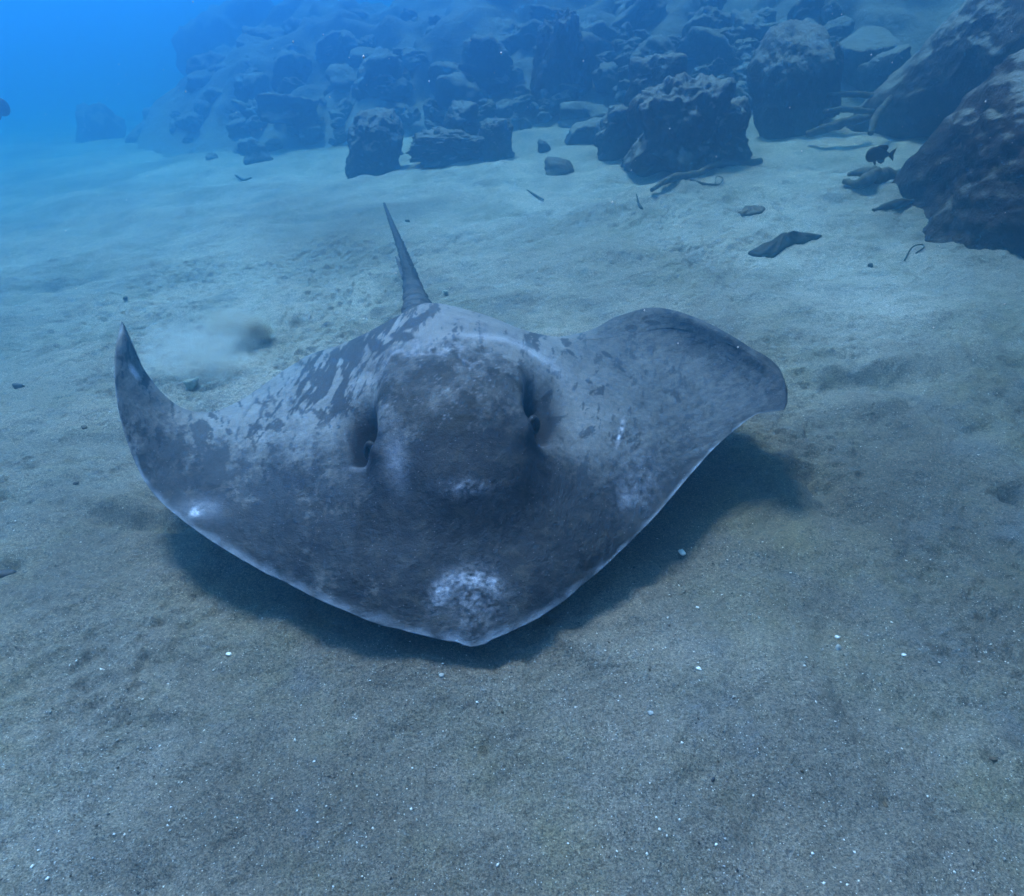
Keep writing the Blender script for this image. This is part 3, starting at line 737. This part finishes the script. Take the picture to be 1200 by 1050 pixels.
# broad anatomy
D = np.zeros(len(FLAT))
head = sstep(428, 462, lx + (ly - 500) * .10) * (1 - sstep(590, 640, lx - (ly - 480) * .12)) * sstep(380, 470, ly) * (1 - sstep(540, 640, ly)) * front
D += .030 * head
D += -.027 * g(406, 507, 30, 42, .1) - .027 * g(652, 480, 30, 38, -.2)            # hollows outside the spiracles
D += -.060 * g(424, 506, 15, 32, .08, 1.5) - .060 * g(632, 485, 16, 31, -.25, 1.5)   # spiracles
D += .021 * g(438, 533, 11, 14) + .021 * g(615, 508, 11, 14)                         # eyelids
D += .006 * g(448, 480, 8, 30, .1) + .007 * g(606, 462, 7, 24, -.1)
D += .006 * g(420, 544, 14, 5, 0) + .006 * g(634, 518, 12, 5, .1)                  # flaps below
D += -.010 * g(458, 590, 26, 52, .1) - .010 * g(622, 578, 26, 52, -.1)             # furrows down the snout
D += .006 * g(540, 575, 40, 24) + .009 * g(553, 700, 26, 46)                       # snout ridge
D += -.003 * g(510, 715, 14, 30) - .003 * g(592, 712, 12, 30)
D += -.004 * g(780, 482, 90, 7, .02) + .004 * g(720, 455, 70, 7, .12)
D += .0030 * fbm(q2 / 60, 1, 3, 81) * front
# swirling folds over the right shoulder
rad = np.hypot((lx - 545) / 1.15, ly - 520)
fold = np.exp(-((lx - 612) / 75) ** 2 - ((ly - 412) / 34) ** 2) * front
D += .0030 * np.sin(rad / 3.6 + 1.4 * perlin(q2, 1 / 40, 82)) * fold
D += .0006 * perlin(q2, 1 / 7, 83) * sstep(560, 640, ly) + .0004 * perlin(q2, 1 / 3.2, 84)
edge = sstep(0, .05, vv) * sstep(1, .93, vv) * sstep(0, .03, uu) * sstep(1, .97, uu)
TOPd = (FLAT + N0 * (D * edge)[:, None]).reshape(NU, NV, 3)
# pointed rostrum tip
nose = .55 * np.exp(-((lx - 557) / 17) ** 4) * sstep(.12, 0, vv)
TOPd[..., 1] -= (nose * .010).reshape(NU, NV); TOPd[..., 2] -= (nose * .008).reshape(NU, NV)
# wavy margin
mar = ((.0030 * perlin(np.stack([lx, vv * 0], 1), 1 / 38, 85) + .0012 * perlin(np.stack([lx, vv * 0], 1), 1 / 11, 86)) * sstep(.12, 0, vv)).reshape(NU, NV)
TOPd[..., 2] += mar
# underside
NB = 60
tb = np.linspace(1, 0, NB)[1:-1]
idx = np.clip((tb * (NV - 1)).round().astype(int), 0, NV - 1)
Zf, Zr = TOPd[:, 0, 2][:, None], TOPd[:, -1, 2][:, None]
lin = Zf * (1 - tb)[None] + Zr * tb[None]
th = .0012 + .024 * np.sin(np.pi * tb)[None] ** .6 * np.ones((NU, 1)) * (.02 + .98 * np.sin(np.pi * np.clip(np.linspace(0, 1, NU), .0, 1))[:, None] ** .8)
NT_ = normals(TOPd)
if NT_[..., 2].mean() < 0: NT_ = -NT_
lift = np.clip(TOPd[:, idx, 2] - lin, 0, None)
BOT = TOPd[:, idx] - NT_[:, idx] * th[..., None]
wq = sstep(0, .03, lift)
BOT[..., 2] = BOT[..., 2] * (1 - wq) + np.minimum(lin - .004, BOT[..., 2]) * wq
ring = np.concatenate([TOPd, BOT], 1)             # closed loop chordwise
NR = ring.shape[1]
i, j = np.meshgrid(np.arange(NU - 1), np.arange(NR), indexing='ij')
j2 = (j + 1) % NR
F = np.stack([i * NR + j, i * NR + j2, (i + 1) * NR + j2, (i + 1) * NR + j], -1).reshape(-1, 4)
body_V = ring.reshape(-1, 3)
# ------- skin markings, stored on the skin itself
film = np.zeros(len(FLAT)); 
n1 = fbm(q2, 1 / 55, 4, 90); n2 = fbm(q2, 1 / 16, 4, 91)
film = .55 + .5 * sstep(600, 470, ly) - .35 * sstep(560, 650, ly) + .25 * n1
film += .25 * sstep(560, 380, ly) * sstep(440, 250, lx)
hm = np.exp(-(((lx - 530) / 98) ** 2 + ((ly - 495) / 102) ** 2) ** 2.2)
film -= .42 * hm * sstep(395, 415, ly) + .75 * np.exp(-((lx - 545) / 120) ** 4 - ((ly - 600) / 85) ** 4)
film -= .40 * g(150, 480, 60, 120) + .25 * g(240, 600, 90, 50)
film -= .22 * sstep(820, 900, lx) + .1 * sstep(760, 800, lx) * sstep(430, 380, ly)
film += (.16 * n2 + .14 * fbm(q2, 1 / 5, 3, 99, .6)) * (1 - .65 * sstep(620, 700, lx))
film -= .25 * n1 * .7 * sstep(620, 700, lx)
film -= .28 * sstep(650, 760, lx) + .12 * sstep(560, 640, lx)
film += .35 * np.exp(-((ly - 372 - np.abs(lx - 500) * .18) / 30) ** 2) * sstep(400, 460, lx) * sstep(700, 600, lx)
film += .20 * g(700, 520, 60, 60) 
# streaks: flaked strokes running down the left shoulder
ca, sa = math.cos(-.98), math.sin(-.98)
sxr, syr = lx * ca + ly * sa, -lx * sa + ly * ca
st = fbm(np.stack([sxr / 40, syr / 8.5], 1), 1, 5, 93, .6)
region = np.exp(-(((lx - 385) * .62 + (ly - 440) * .78) / 32) ** 2 - (((lx - 385) * -.78 + (ly - 440) * .62) / 105) ** 2)
dark = sstep(.0, .05, st + .80 * region - .56) * sstep(.12, .3, region)
st2 = fbm(np.stack([lx / 8, ly / 24], 1), 1, 5, 95, .6)
reg2 = np.exp(-((lx - 330) / 85) ** 2 - ((ly - 585) / 34) ** 2)
dark = np.maximum(dark, sstep(.0, .07, st2 + .65 * reg2 - .56) * .75)
n3 = fbm(q2, 1 / 20, 5, 97, .65)
reg3 = np.exp(-((lx - 240) / 55) ** 2 - ((ly - 525) / 60) ** 2)
dark = np.maximum(dark, sstep(.0, .05, n3 + .60 * reg3 - .52) * .9)
# the brown plate on the head: torn, scalloped edge
jag = 9 * perlin(np.stack([lx, ly], 1), 1 / 13, 101) + 13 * perlin(q2, 1 / 30, 102)
cell = np.abs(perlin(q2, 1 / 18, 105))
pd = np.hypot((lx - 500) / 1.12, (ly - 462) * (1 + .15 * (ly > 462))) - 47 + jag - 10 * cell
plate = sstep(3, 0, pd) * (1 - sstep(480, 522, ly + jag))
pd2 = np.hypot((lx - 560) / 1.1, ly - 468) - 46 + .8 * jag
plate2 = .55 * sstep(14, 0, pd2) * (1 - sstep(490, 525, ly + jag)) * (.6 + .6 * perlin(np.stack([lx / 60, ly / 9], 1), 1, 106))
hole = sstep(.05, .12, fbm(q2, 1 / 26, 4, 104) - .16)
plate = np.maximum(plate * (1 - .6 * hole), plate2)
crown = sstep(10, -8, np.hypot((lx - 525) / 1.45, (ly - 462) * .95) - 56 + jag)
sheets = [fbm(q2, 1 / 30, 4, 140 + i_, .5) + .12 * (i_ - 1) for i_ in range(3)]
tone = sum(sstep(0, .035, n_) for n_ in sheets) / 3
lines = sum(np.exp(-(n_ / .011) ** 2) for n_ in sheets) * crown
plate = np.clip(np.maximum(plate * (.25 + .85 * tone), crown * (.02 + .98 * tone)), 0, 1)
peel = np.clip(plate, 0, 1)
rimp = 1.1 * lines * (.3 + .9 * sstep(-.2, .4, perlin(q2, 1 / 15, 149))) + np.exp(-((pd - 4) / 2.2) ** 2) * sstep(455, 430, ly) * front
for (cx, cy, rx, ry, an) in ((486, 376, 22, 5, -.5), (470, 394, 14, 7, .15), (440, 404, 9, 7, 0), (682, 560, 7, 19, .1), (700, 588, 6, 5, 0), (452, 407, 20, 3, -.7), (405, 418, 6, 4, 0),
                             (740, 385, 7, 5, .3), (792, 465, 8, 3, .9), (808, 487, 6, 3, .2), (805, 490, 4, 2, 0), (765, 378, 9, 3, .1), (690, 448, 5, 2, .6), (668, 412, 6, 2, .7), (712, 415, 8, 2.5, .6), (728, 432, 7, 2, .8), (744, 402, 5, 2, .5)):
    wob = .55 * perlin(q2, 1 / 7, 110 + cx % 7)
    dx, dy = lx - cx, ly - cy
    a = (dx * math.cos(an) + dy * math.sin(an)) / rx; b = (-dx * math.sin(an) + dy * math.cos(an)) / ry
    dark = np.maximum(dark, sstep(1.15, .85, a * a + b * b + wob))
# peeling layers of slime: crisp-edged tones all over, finer towards the wings
lay = [fbm(np.stack([lx + .35 * ly, ly], 1), 1 / sc_, 5, 160 + q_, .62) for q_, sc_ in enumerate((70, 34, 22))]
film += .20 * sstep(-.01, .03, lay[0]) - .10 + .16 * sstep(.0, .03, lay[1]) - .08 + (.13 * sstep(.10, .13, lay[2]) - .05) * sstep(700, 560, lx)
film -= (.16 * sstep(-.01, .03, lay[0]) + .13 * sstep(.0, .03, lay[1]) - .14) * sstep(600, 700, lx)
fin_rays = fbm(np.stack([(lx - 560) / 50 + (ly - 420) / 90, (ly + .55 * lx) / 5.5], 1), 1, 3, 170)
film += .10 * fin_rays * sstep(650, 730, lx)
scar_glint = np.zeros(len(FLAT))
arc = np.abs(np.hypot((lx - 551) / 1.25, (ly - 706)) - 30)
ripl = .5 + .5 * np.sin(np.hypot((lx - 551) / 1.25, ly - 706) / 1.05 + 2.5 * perlin(q2, 1 / 9, 126))
scar_glint += .68 * np.exp(-(arc / 9) ** 2) * sstep(706, 682, ly) * (.35 + .5 * ripl + .8 * fbm(q2, 1 / 7, 3, 120)) * (.75 + .6 * perlin(q2, 1 / 22, 127))
scar_glint += .28 * g(556, 702, 26, 34) * (.5 + 1.2 * fbm(q2, 1 / 5, 3, 121)) + .5 * g(515, 697, 10, 20, .4) * (.5 + fbm(q2, 1 / 4, 3, 122))
scar_glint += 1.2 * g(229, 601, 5.5, 4.5) * (.7 + .6 * fbm(q2, 1 / 4, 2, 151)) + .25 * g(236, 596, 24, 12)
scar_glint += .9 * g(727 + 1.5 * perlin(q2, 1 / 9, 153), 507, 2.8, 15, .28, 1.3) * (.55 + .8 * fbm(q2, 1 / 4, 3, 152)) + .16 * g(745, 570, 26, 34, .2) * (.6 + fbm(q2, 1 / 8, 3, 123)) + .25 * g(735, 585, 8, 8)
scar_glint += .4 * g(545, 577, 22, 9) * (.5 + fbm(q2, 1 / 6, 3, 124)) + .25 * g(468, 545, 12, 30)
scar_glint += .8 * g(157, 436, 3.5, 11, -.55, 2) + .3 * g(612, 458, 4, 8) + .3 * g(634, 517, 12, 4) + .25 * g(418, 545, 14, 4)  # left wing tip: its glint is painted into the skin colour
scar_glint += .35 * np.exp(-((rad - 128 - 6 * perlin(q2, 1 / 40, 82)) / 5) ** 2) * fold
rim = sstep(0, .06, uu) * sstep(1, .96, uu) * sstep(.045 + .03 * perlin(q2, 1 / 16, 87), .004, vv) * np.clip(.60 + .9 * fbm(q2, 1 / 18, 3, 88), .1, 1)  # pale margin, with the lit edge painted into its colour
rim = np.maximum(rim, sstep(.985, 1.0, vv) * .5)
hollow = np.clip(1.15 * g(419, 509, 17, 30, .08, 1.3) + 1.15 * g(638, 485, 18, 28, -.25, 1.3) + .62 * g(412, 507, 27, 36, .05) + .62 * g(643, 482, 24, 33, -.2), 0, 1)  # dark spiracle skin, with the shade of the hollows around painted in
dark = dark * (1 - .85 * hm * sstep(410, 430, ly))
def to_ring(a, under):
    a = a.reshape(NU, NV); return np.concatenate([a, under * np.ones((NU, len(tb))) * (sstep(0, .05, tu / kn[-1]) * sstep(1, .95, tu / kn[-1]))[:, None]], 1).ravel()
# ------- tail, grown from the rear of the same mesh
tp = np.array([W3(-.26, 1.80, .27), W3(-.285, 1.98, .285), atY(487, 350, 2.16), atY(479, 318, 2.40), atY(470, 290, 2.62), atY(459, 262, 2.86), atY(450, 238, 3.10)])
tr = np.array([.050, .046, .036, .0215, .0145, .0095, .0045])
TN, TS = 150, 40
tt = np.linspace(0, 6, TN)
TC = cr_res(tp, np.arange(7.0), tt); TR = cr_res(tr[:, None], np.arange(7.0), tt)[:, 0]
T = np.gradient(TC, axis=0); T /= np.linalg.norm(T, axis=1)[:, None]
TA = np.cross(T, [0, 0, 1.0]); TA /= np.linalg.norm(TA, axis=1)[:, None]; TB = np.cross(TA, T)
an = np.linspace(0, 2 * np.pi, TS, endpoint=False)
shape = 1 + .10 * np.abs(np.cos(an)) ** 2
ringw = 1 + .05 * np.sin(tt * 16)[:, None] * sstep(3.4, 2.0, tt)[:, None] + (.10 + .22 * sstep(2.4, 3.0, tt))[:, None] * fbm(np.stack([np.repeat(tt * 12, TS), np.tile(an * 1.4, TN)], 1), 1.6, 4, 130, .65).reshape(TN, TS)
TV = TC[:, None] + (TR[:, None] * ringw)[..., None] * (TA[:, None] * (np.cos(an) * shape)[None, :, None] + TB[:, None] * (np.sin(an) * .78)[None, :, None])
TV = TV.reshape(-1, 3)
o0 = len(body_V)
i, j = np.meshgrid(np.arange(TN - 1), np.arange(TS), indexing='ij'); j2 = (j + 1) % TS
TF = np.stack([i * TS + j, (i + 1) * TS + j, (i + 1) * TS + j2, i * TS + j2], -1).reshape(-1, 4) + o0
tipv = TC[-1][None]
capF = np.array([[ (TN - 1) * TS + k, (TN - 1) * TS + (k + 1) % TS, (TN - 1) * TS + (k + 2) % TS, (TN - 1) * TS + (k + 3) % TS] for k in range(0, TS - 2, 2)]) + o0
AV = np.vstack([body_V, TV]); AF = np.vstack([F, TF])
band = sstep(-.25, .25, np.sin(tt[:, None] * 15 + 1.4 * np.cos(an)[None] + .8 * perlin(np.stack([np.repeat(tt * 4, TS), np.tile(an, TN)], 1), 1, 131).reshape(TN, TS)))
mott = sstep(-.1, .3, fbm(np.stack([np.repeat(tt * 9, TS), np.tile(an * 1.5, TN)], 1), 1, 3, 132)).reshape(TN, TS)
kk = sstep(2.3, 2.9, tt)[:, None]
tdark = (band * (1 - kk) + (.65 + .35 * mott) * kk).ravel()
rayroot = link('stingray', None, loc=(-.1, 1.3, .10))
tag(rayroot, 'large dark grey stingray gliding nose-first over the sand, both wing tips raised', 'stingray')
rayroot.empty_display_size = .1

def skin_material():
    k = NT('stingray_skin'); geo = k.n('ShaderNodeNewGeometry'); P = geo.outputs['Position']
    fl, dk, pl, sc_, rm, ho, un = (k.attr(a) for a in ('film', 'dark', 'plate', 'scar_glint', 'rim', 'hollow', 'under'))
    a = k.noise(16, 6, .65, P); b = k.noise(80, 5, .7, P); c = k.noise(420, 3, .7, P)
    base = k.ramp(a, [(.3, (.014, .016, .020)), (.7, (.034, .037, .042))])
    pale = k.ramp(a, [(.3, (.165, .168, .168)), (.7, (.275, .27, .262))])
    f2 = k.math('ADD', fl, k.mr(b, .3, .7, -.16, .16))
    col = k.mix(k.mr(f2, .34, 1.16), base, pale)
    col = k.mix(k.mr(k.noise(34, 5, .75, P), .50, .66, 0, .28), col, (.13, .115, .085))
    col = k.mix(k.math('MULTIPLY', dk, .90), col, (.040, .044, .050))
    col = k.mix(k.math('MULTIPLY', pl, .92), col, k.mix(b, (.014, .015, .015), (.038, .037, .032)))
    scn = k.math('MULTIPLY', sc_, k.mr(b, .3, .62, .45, 1.15))
    cl = k.n('ShaderNodeClamp'); k.l(scn, cl.inputs[0])
    col = k.mix(cl.outputs[0], col, (.62, .66, .78))
    col = k.mix(k.math('MULTIPLY', rm, .40), col, (.36, .42, .52))
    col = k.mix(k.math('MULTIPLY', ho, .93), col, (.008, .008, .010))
    # scattered pale pores
    v = k.n('ShaderNodeTexVoronoi'); v.inputs['Scale'].default_value = 150; k.l(P, v.inputs['Vector'])
    s = k.n('ShaderNodeSeparateColor'); k.l(v.outputs['Color'], s.inputs[0])
    sp = k.math('MULTIPLY', k.mr(v.outputs['Distance'], .12, .22, 1, 0), k.mr(s.outputs[0], .86, .9))
    col = k.mix(k.math('MULTIPLY', sp, .55), col, (.26, .29, .34))
    g_ = k.mr(c, .3, .7, .82, 1.2); gg = k.n('ShaderNodeVectorMath', operation='SCALE'); k.l(col, gg.inputs[0]); k.l(g_, gg.inputs[3])
    col = k.mix(un, gg.outputs[0], (.62, .60, .58))
    k.l(col, k.b.inputs['Base Color'])
    k.l(k.mr(fl, 0, 1, .5, .7), k.b.inputs['Roughness']); k.b.inputs['Specular IOR Level'].default_value = .14
    # raised film edge, wrinkles
    h = k.math('SUBTRACT', f2, dk)
    nm = k.bump(k.math('MULTIPLY', dk, -1.0), .5, .0012)
    nm = k.bump(k.noise(34, 5, .7, P), .5, .005, nm); nm = k.bump(b, .8, .0035, nm); nm = k.bump(c, .8, .0012, nm)
    nm = k.bump(sp, .4, .001, nm)
    k.l(nm, k.b.inputs['Normal'])
    return k.m
M_SKIN = skin_material()
rl = np.array(rayroot.location)
bme = mesh_from('body', AV - rl, AF, M_SKIN)
z_t = np.zeros(len(TV))
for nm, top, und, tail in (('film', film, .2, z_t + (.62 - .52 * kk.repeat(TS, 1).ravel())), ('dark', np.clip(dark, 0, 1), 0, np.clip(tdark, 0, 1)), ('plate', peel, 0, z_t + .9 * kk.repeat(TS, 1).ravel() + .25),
                           ('scar_glint', np.clip(scar_glint + .16 * rimp, 0, 1.2), 0, z_t), ('rim', np.clip(rim, 0, 1), 0, z_t), ('hollow', hollow, 0, z_t), ('under', np.zeros(len(FLAT)), 1, z_t)):
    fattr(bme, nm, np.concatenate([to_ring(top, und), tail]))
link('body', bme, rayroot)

# eyes set in the lids, beside each spiracle
M_EYE = plain('eye_dark', (.012, .013, .018), .12, .7)
M_LID = plain('eyelid_skin', (.10, .11, .13), .6, .3, 120, (.05, .055, .065))
def surf(px, py):
    d = np.hypot(lx - px, ly - py) + (~front) * 1e3
    k = int(np.argmin(d)); return TOPd.reshape(-1, 3)[k], N0[k]
for (px, py, s) in ((435.5, 530, -1), (618, 506.5, 1)):
    p, n = surf(px, py)
    V0, F0 = ico(3)
    r = .0105
    e = link('eye', mesh_from('eye', V0 * np.array([r * .62, r * .9, r * 1.25]), F0, M_EYE), rayroot, p - rl - n * .001, (R(-25), R(8 * s), R(20 * s)))
    # lid: thick ring round the eye
    ring_n, tub = 28, 10
    LV, LF = [], []
    for a in range(ring_n):
        A_ = 2 * math.pi * a / ring_n
        for b in range(tub):
            B_ = 2 * math.pi * b / tub; rr_ = .0056 + .0016 * math.sin(A_)
            R0 = (r * .78 + rr_ * math.cos(B_))
            LV.append((R0 * math.cos(A_), -.006 + rr_ * math.sin(B_), (r * 1.35 + rr_ * math.cos(B_)) * math.sin(A_)))
            LF.append([a * tub + b, a * tub + (b + 1) % tub, ((a + 1) % ring_n) * tub + (b + 1) % tub, ((a + 1) % ring_n) * tub + b])
    link('eyelid', mesh_from('eyelid', LV, LF, M_SKIN), e)

# serrated sting lying along the tail
M_STING = plain('sting_bone', (.07, .075, .085), .7, .3, 200, (.03, .03, .035))
SV, SF = [], []
s0, s1 = atY(481, 338, 2.27), atY(464.5, 300, 2.52)
axd = s1 - s0; L = np.linalg.norm(axd); axd /= L; side = np.cross(axd, [0, 0, 1.0]); side /= np.linalg.norm(side); upv = np.cross(side, axd)
nS = 26
for k in range(nS + 1):
    f = k / nS; wv = .011 * (1 - f) ** .6 + .0008; wv *= 1 + (.22 if k % 2 else 0)
    c = s0 + axd * L * f - side * .004
    for (a, b) in ((wv, 0), (0, wv * .5), (-wv, 0), (0, -wv * .5)): SV.append(c + side * a + upv * b - rl)
    if k: SF += [[(k - 1) * 4 + q, (k - 1) * 4 + (q + 1) % 4, k * 4 + (q + 1) % 4, k * 4 + q] for q in range(4)]
link('sting', mesh_from('sting', SV, SF, M_STING, False), rayroot)

# ------------------------------------------------------------------ fish
def fish(name, label, center, length, heading, mat, matf):
    root = link(name, None, loc=center, rot=(0, 0, heading)); tag(root, label, 'fish'); root.empty_display_size = .05
    n, m = 36, 20
    V, F = [], []
    for i in range(n):
        f = i / (n - 1)
        hgt = .245 * (math.sin(math.pi * min(1, f * 1.06) ** .62) ** .8) * (1 - .25 * f) + .045 * sstep(.5, .9, f) + .004
        wid = hgt * .42 * (1 - .45 * f)
        for j in range(m):
            a = 2 * math.pi * j / m
            V.append(((f - .5) * length * .86, wid * math.sin(a) * length, (hgt * math.cos(a) + .015 * math.sin(f * 3)) * length))
    for i in range(n - 1):
        for j in range(m): F.append([i * m + j, i * m + (j + 1) % m, (i + 1) * m + (j + 1) % m, (i + 1) * m + j])
    F.append(list(range(m))); F.append(list(range((n - 1) * m, n * m))[::-1])
    def fin(outline, t=.006):
        o = len(V); k = len(outline)
        for s in (t, -t):
            for (x, z) in outline: V.append((x * length, s * length, z * length))
        F.append([o + q for q in range(k)]); F.append([o + k + q for q in range(k)][::-1])
        for q in range(k): F.append([o + q, o + k + q, o + k + (q + 1) % k, o + (q + 1) % k])
    fin([(-.22, .18), (-.12, .25), (0, .29), (.12, .30), (.24, .30), (.31, .22), (.26, .10), (0, .12)])
    fin([(-.02, -.16), (.08, -.24), (.18, -.27), (.27, -.21), (.27, -.08), (.05, -.10)])
    fin([(.38, .05), (.46, .12), (.60, .21), (.56, .05), (.54, 0), (.56, -.06), (.58, -.19), (.45, -.10), (.38, -.05)])
    fin([(-.14, -.18), (-.06, -.30), (.0, -.32), (-.02, -.17)])
    b = link('body', mesh_from('body', V, F, mat, True), root)
    V0, F0 = ico(2)
    for s in (1, -1): link('eye', mesh_from('eye', V0 * .028 * length, F0, M_EYE), root, (-.31 * length, s * .085 * length, .055 * length))
    return root
M_FISH = plain('dark_fish', (.014, .010, .009), .5, .4, 60, (.06, .035, .012))
M_FISH2 = plain('shadowy_fish', (.05, .06, .075), .5, .4)
fish('fish', 'small dark damselfish hovering over the sand near the huge boulder', atY(1029, 181.5, 2.95), .125, R(8), M_FISH, M_FISH)
fish('fish', 'faint fish nosing into view at the left picture edge', atY(-6, 126, 5.0), .24, R(176), M_FISH2, M_FISH2)

# ------------------------------------------------------------------ silt puff stirred up behind the left wing
def puff(name, label, c, size, dens, seed, col):
    V0, F0 = ico(4)
    V1 = V0 * (1 + .25 * fbm(V0, 1.4, 3, seed))[:, None] * np.array(size)
    k = NT(name); k.t.nodes.remove(k.b)
    pv = k.n('ShaderNodeVolumePrincipled'); out = k.t.nodes['Material Output']
    pv.inputs['Color'].default_value = (*col, 1); pv.inputs['Anisotropy'].default_value = .3
    tco = k.n('ShaderNodeTexCoord'); mp = k.n('ShaderNodeVectorMath', operation='DIVIDE'); mp.inputs[1].default_value = size
    k.l(tco.outputs['Object'], mp.inputs[0])
    ln = k.n('ShaderNodeVectorMath', operation='LENGTH'); k.l(mp.outputs[0], ln.inputs[0])
    nz = k.noise(9, 4, .6, tco.outputs['Object'])
    fall = k.mr(k.math('ADD', ln.outputs['Value'], k.mr(nz, .25, .75, -.45, .45)), .15, .85, 1, 0)
    k.l(k.math('MULTIPLY', k.math('POWER', fall, 1.6), dens), pv.inputs['Density'])
    k.l(pv.outputs[0], out.inputs['Volume'])
    return tag(link(name, mesh_from(name, V1, F0, k.m), loc=c), label, kind='stuff')
p = gp(300, 405); puff('silt_cloud', 'puff of brown silt stirred up behind the left wing', (p[0] - .05, p[1], p[2] + .035), (.18, .12, .10), 40, 3, (.84, .80, .70))
p = gp(250, 440); puff('silt_cloud', 'thin drifting veil of silt beside the brown puff', (p[0] - .02, p[1], p[2] + .08), (.29, .14, .16), 13, 4, (.92, .93, .90))

p = gp(303, 406); puff('silt_cloud', 'dense brown core at the right end of the silt puff', (p[0], p[1], p[2] + .03), (.085, .06, .055), 85, 7, (.60, .52, .36))

# motes adrift in the water
rn = np.random.RandomState(12); nm_ = 420
d = np.stack([sight(a, b) for a, b in zip(rn.uniform(-100, 1300, nm_), rn.uniform(-60, 420, nm_))]); tY = rn.uniform(.6, 4.0, nm_)
Pm = np.array([0, 0, CAM_H]) + d * (tY / d[:, 1])[:, None]
okm = Pm[:, 2] > np.maximum(base_ground(Pm[:, 0], Pm[:, 1]), slope_z(Pm[:, 0], Pm[:, 1])) + .45
Pm = Pm[okm]; sm = rn.uniform(.0004, .0014, len(Pm))
Bm = np.array([[1, 0, 0], [0, 1, 0], [-1, 0, 0], [0, -1, 0], [0, 0, 1.3], [0, 0, -1.3]]); Fm = np.array([[0, 1, 4], [1, 2, 4], [2, 3, 4], [3, 0, 4], [1, 0, 5], [2, 1, 5], [3, 2, 5], [0, 3, 5]])
tag(link('drifting_motes', mesh_from('drifting_motes', (Pm[:, None] + Bm[None] * sm[:, None, None]).reshape(-1, 3), (Fm[None] + (np.arange(len(Pm)) * 6)[:, None, None]).reshape(-1, 3), M_SHELL, False)), 'tiny pale motes adrift in the water', kind='stuff')

# ------------------------------------------------------------------ the water itself: one even haze around everything
DENS = 0.275
hx0, hx1, hy0, hy1, hz0, hz1 = -38, 38, -13.5, 46, -3.5, 3.3
HV = [(x, y, z) for x in (hx0, hx1) for y in (hy0, hy1) for z in (hz0, hz1)]
HF = [[0, 1, 3, 2], [4, 6, 7, 5], [0, 4, 5, 1], [2, 3, 7, 6], [0, 2, 6, 4], [1, 5, 7, 3]]
k = NT('water_haze'); k.t.nodes.remove(k.b)
pv = k.n('ShaderNodeVolumePrincipled')
pv.inputs['Color'].default_value = (.15, .42, .69, 1)
pv.inputs['Absorption Color'].default_value = (0, .50, .92, 1)
pv.inputs['Density'].default_value = DENS
pv.inputs['Anisotropy'].default_value = .88
k.l(pv.outputs[0], k.t.nodes['Material Output'].inputs['Volume'])
tag(link('haze', mesh_from('haze', HV, HF, k.m, False)), 'blue sea water filling the scene', kind='stuff')
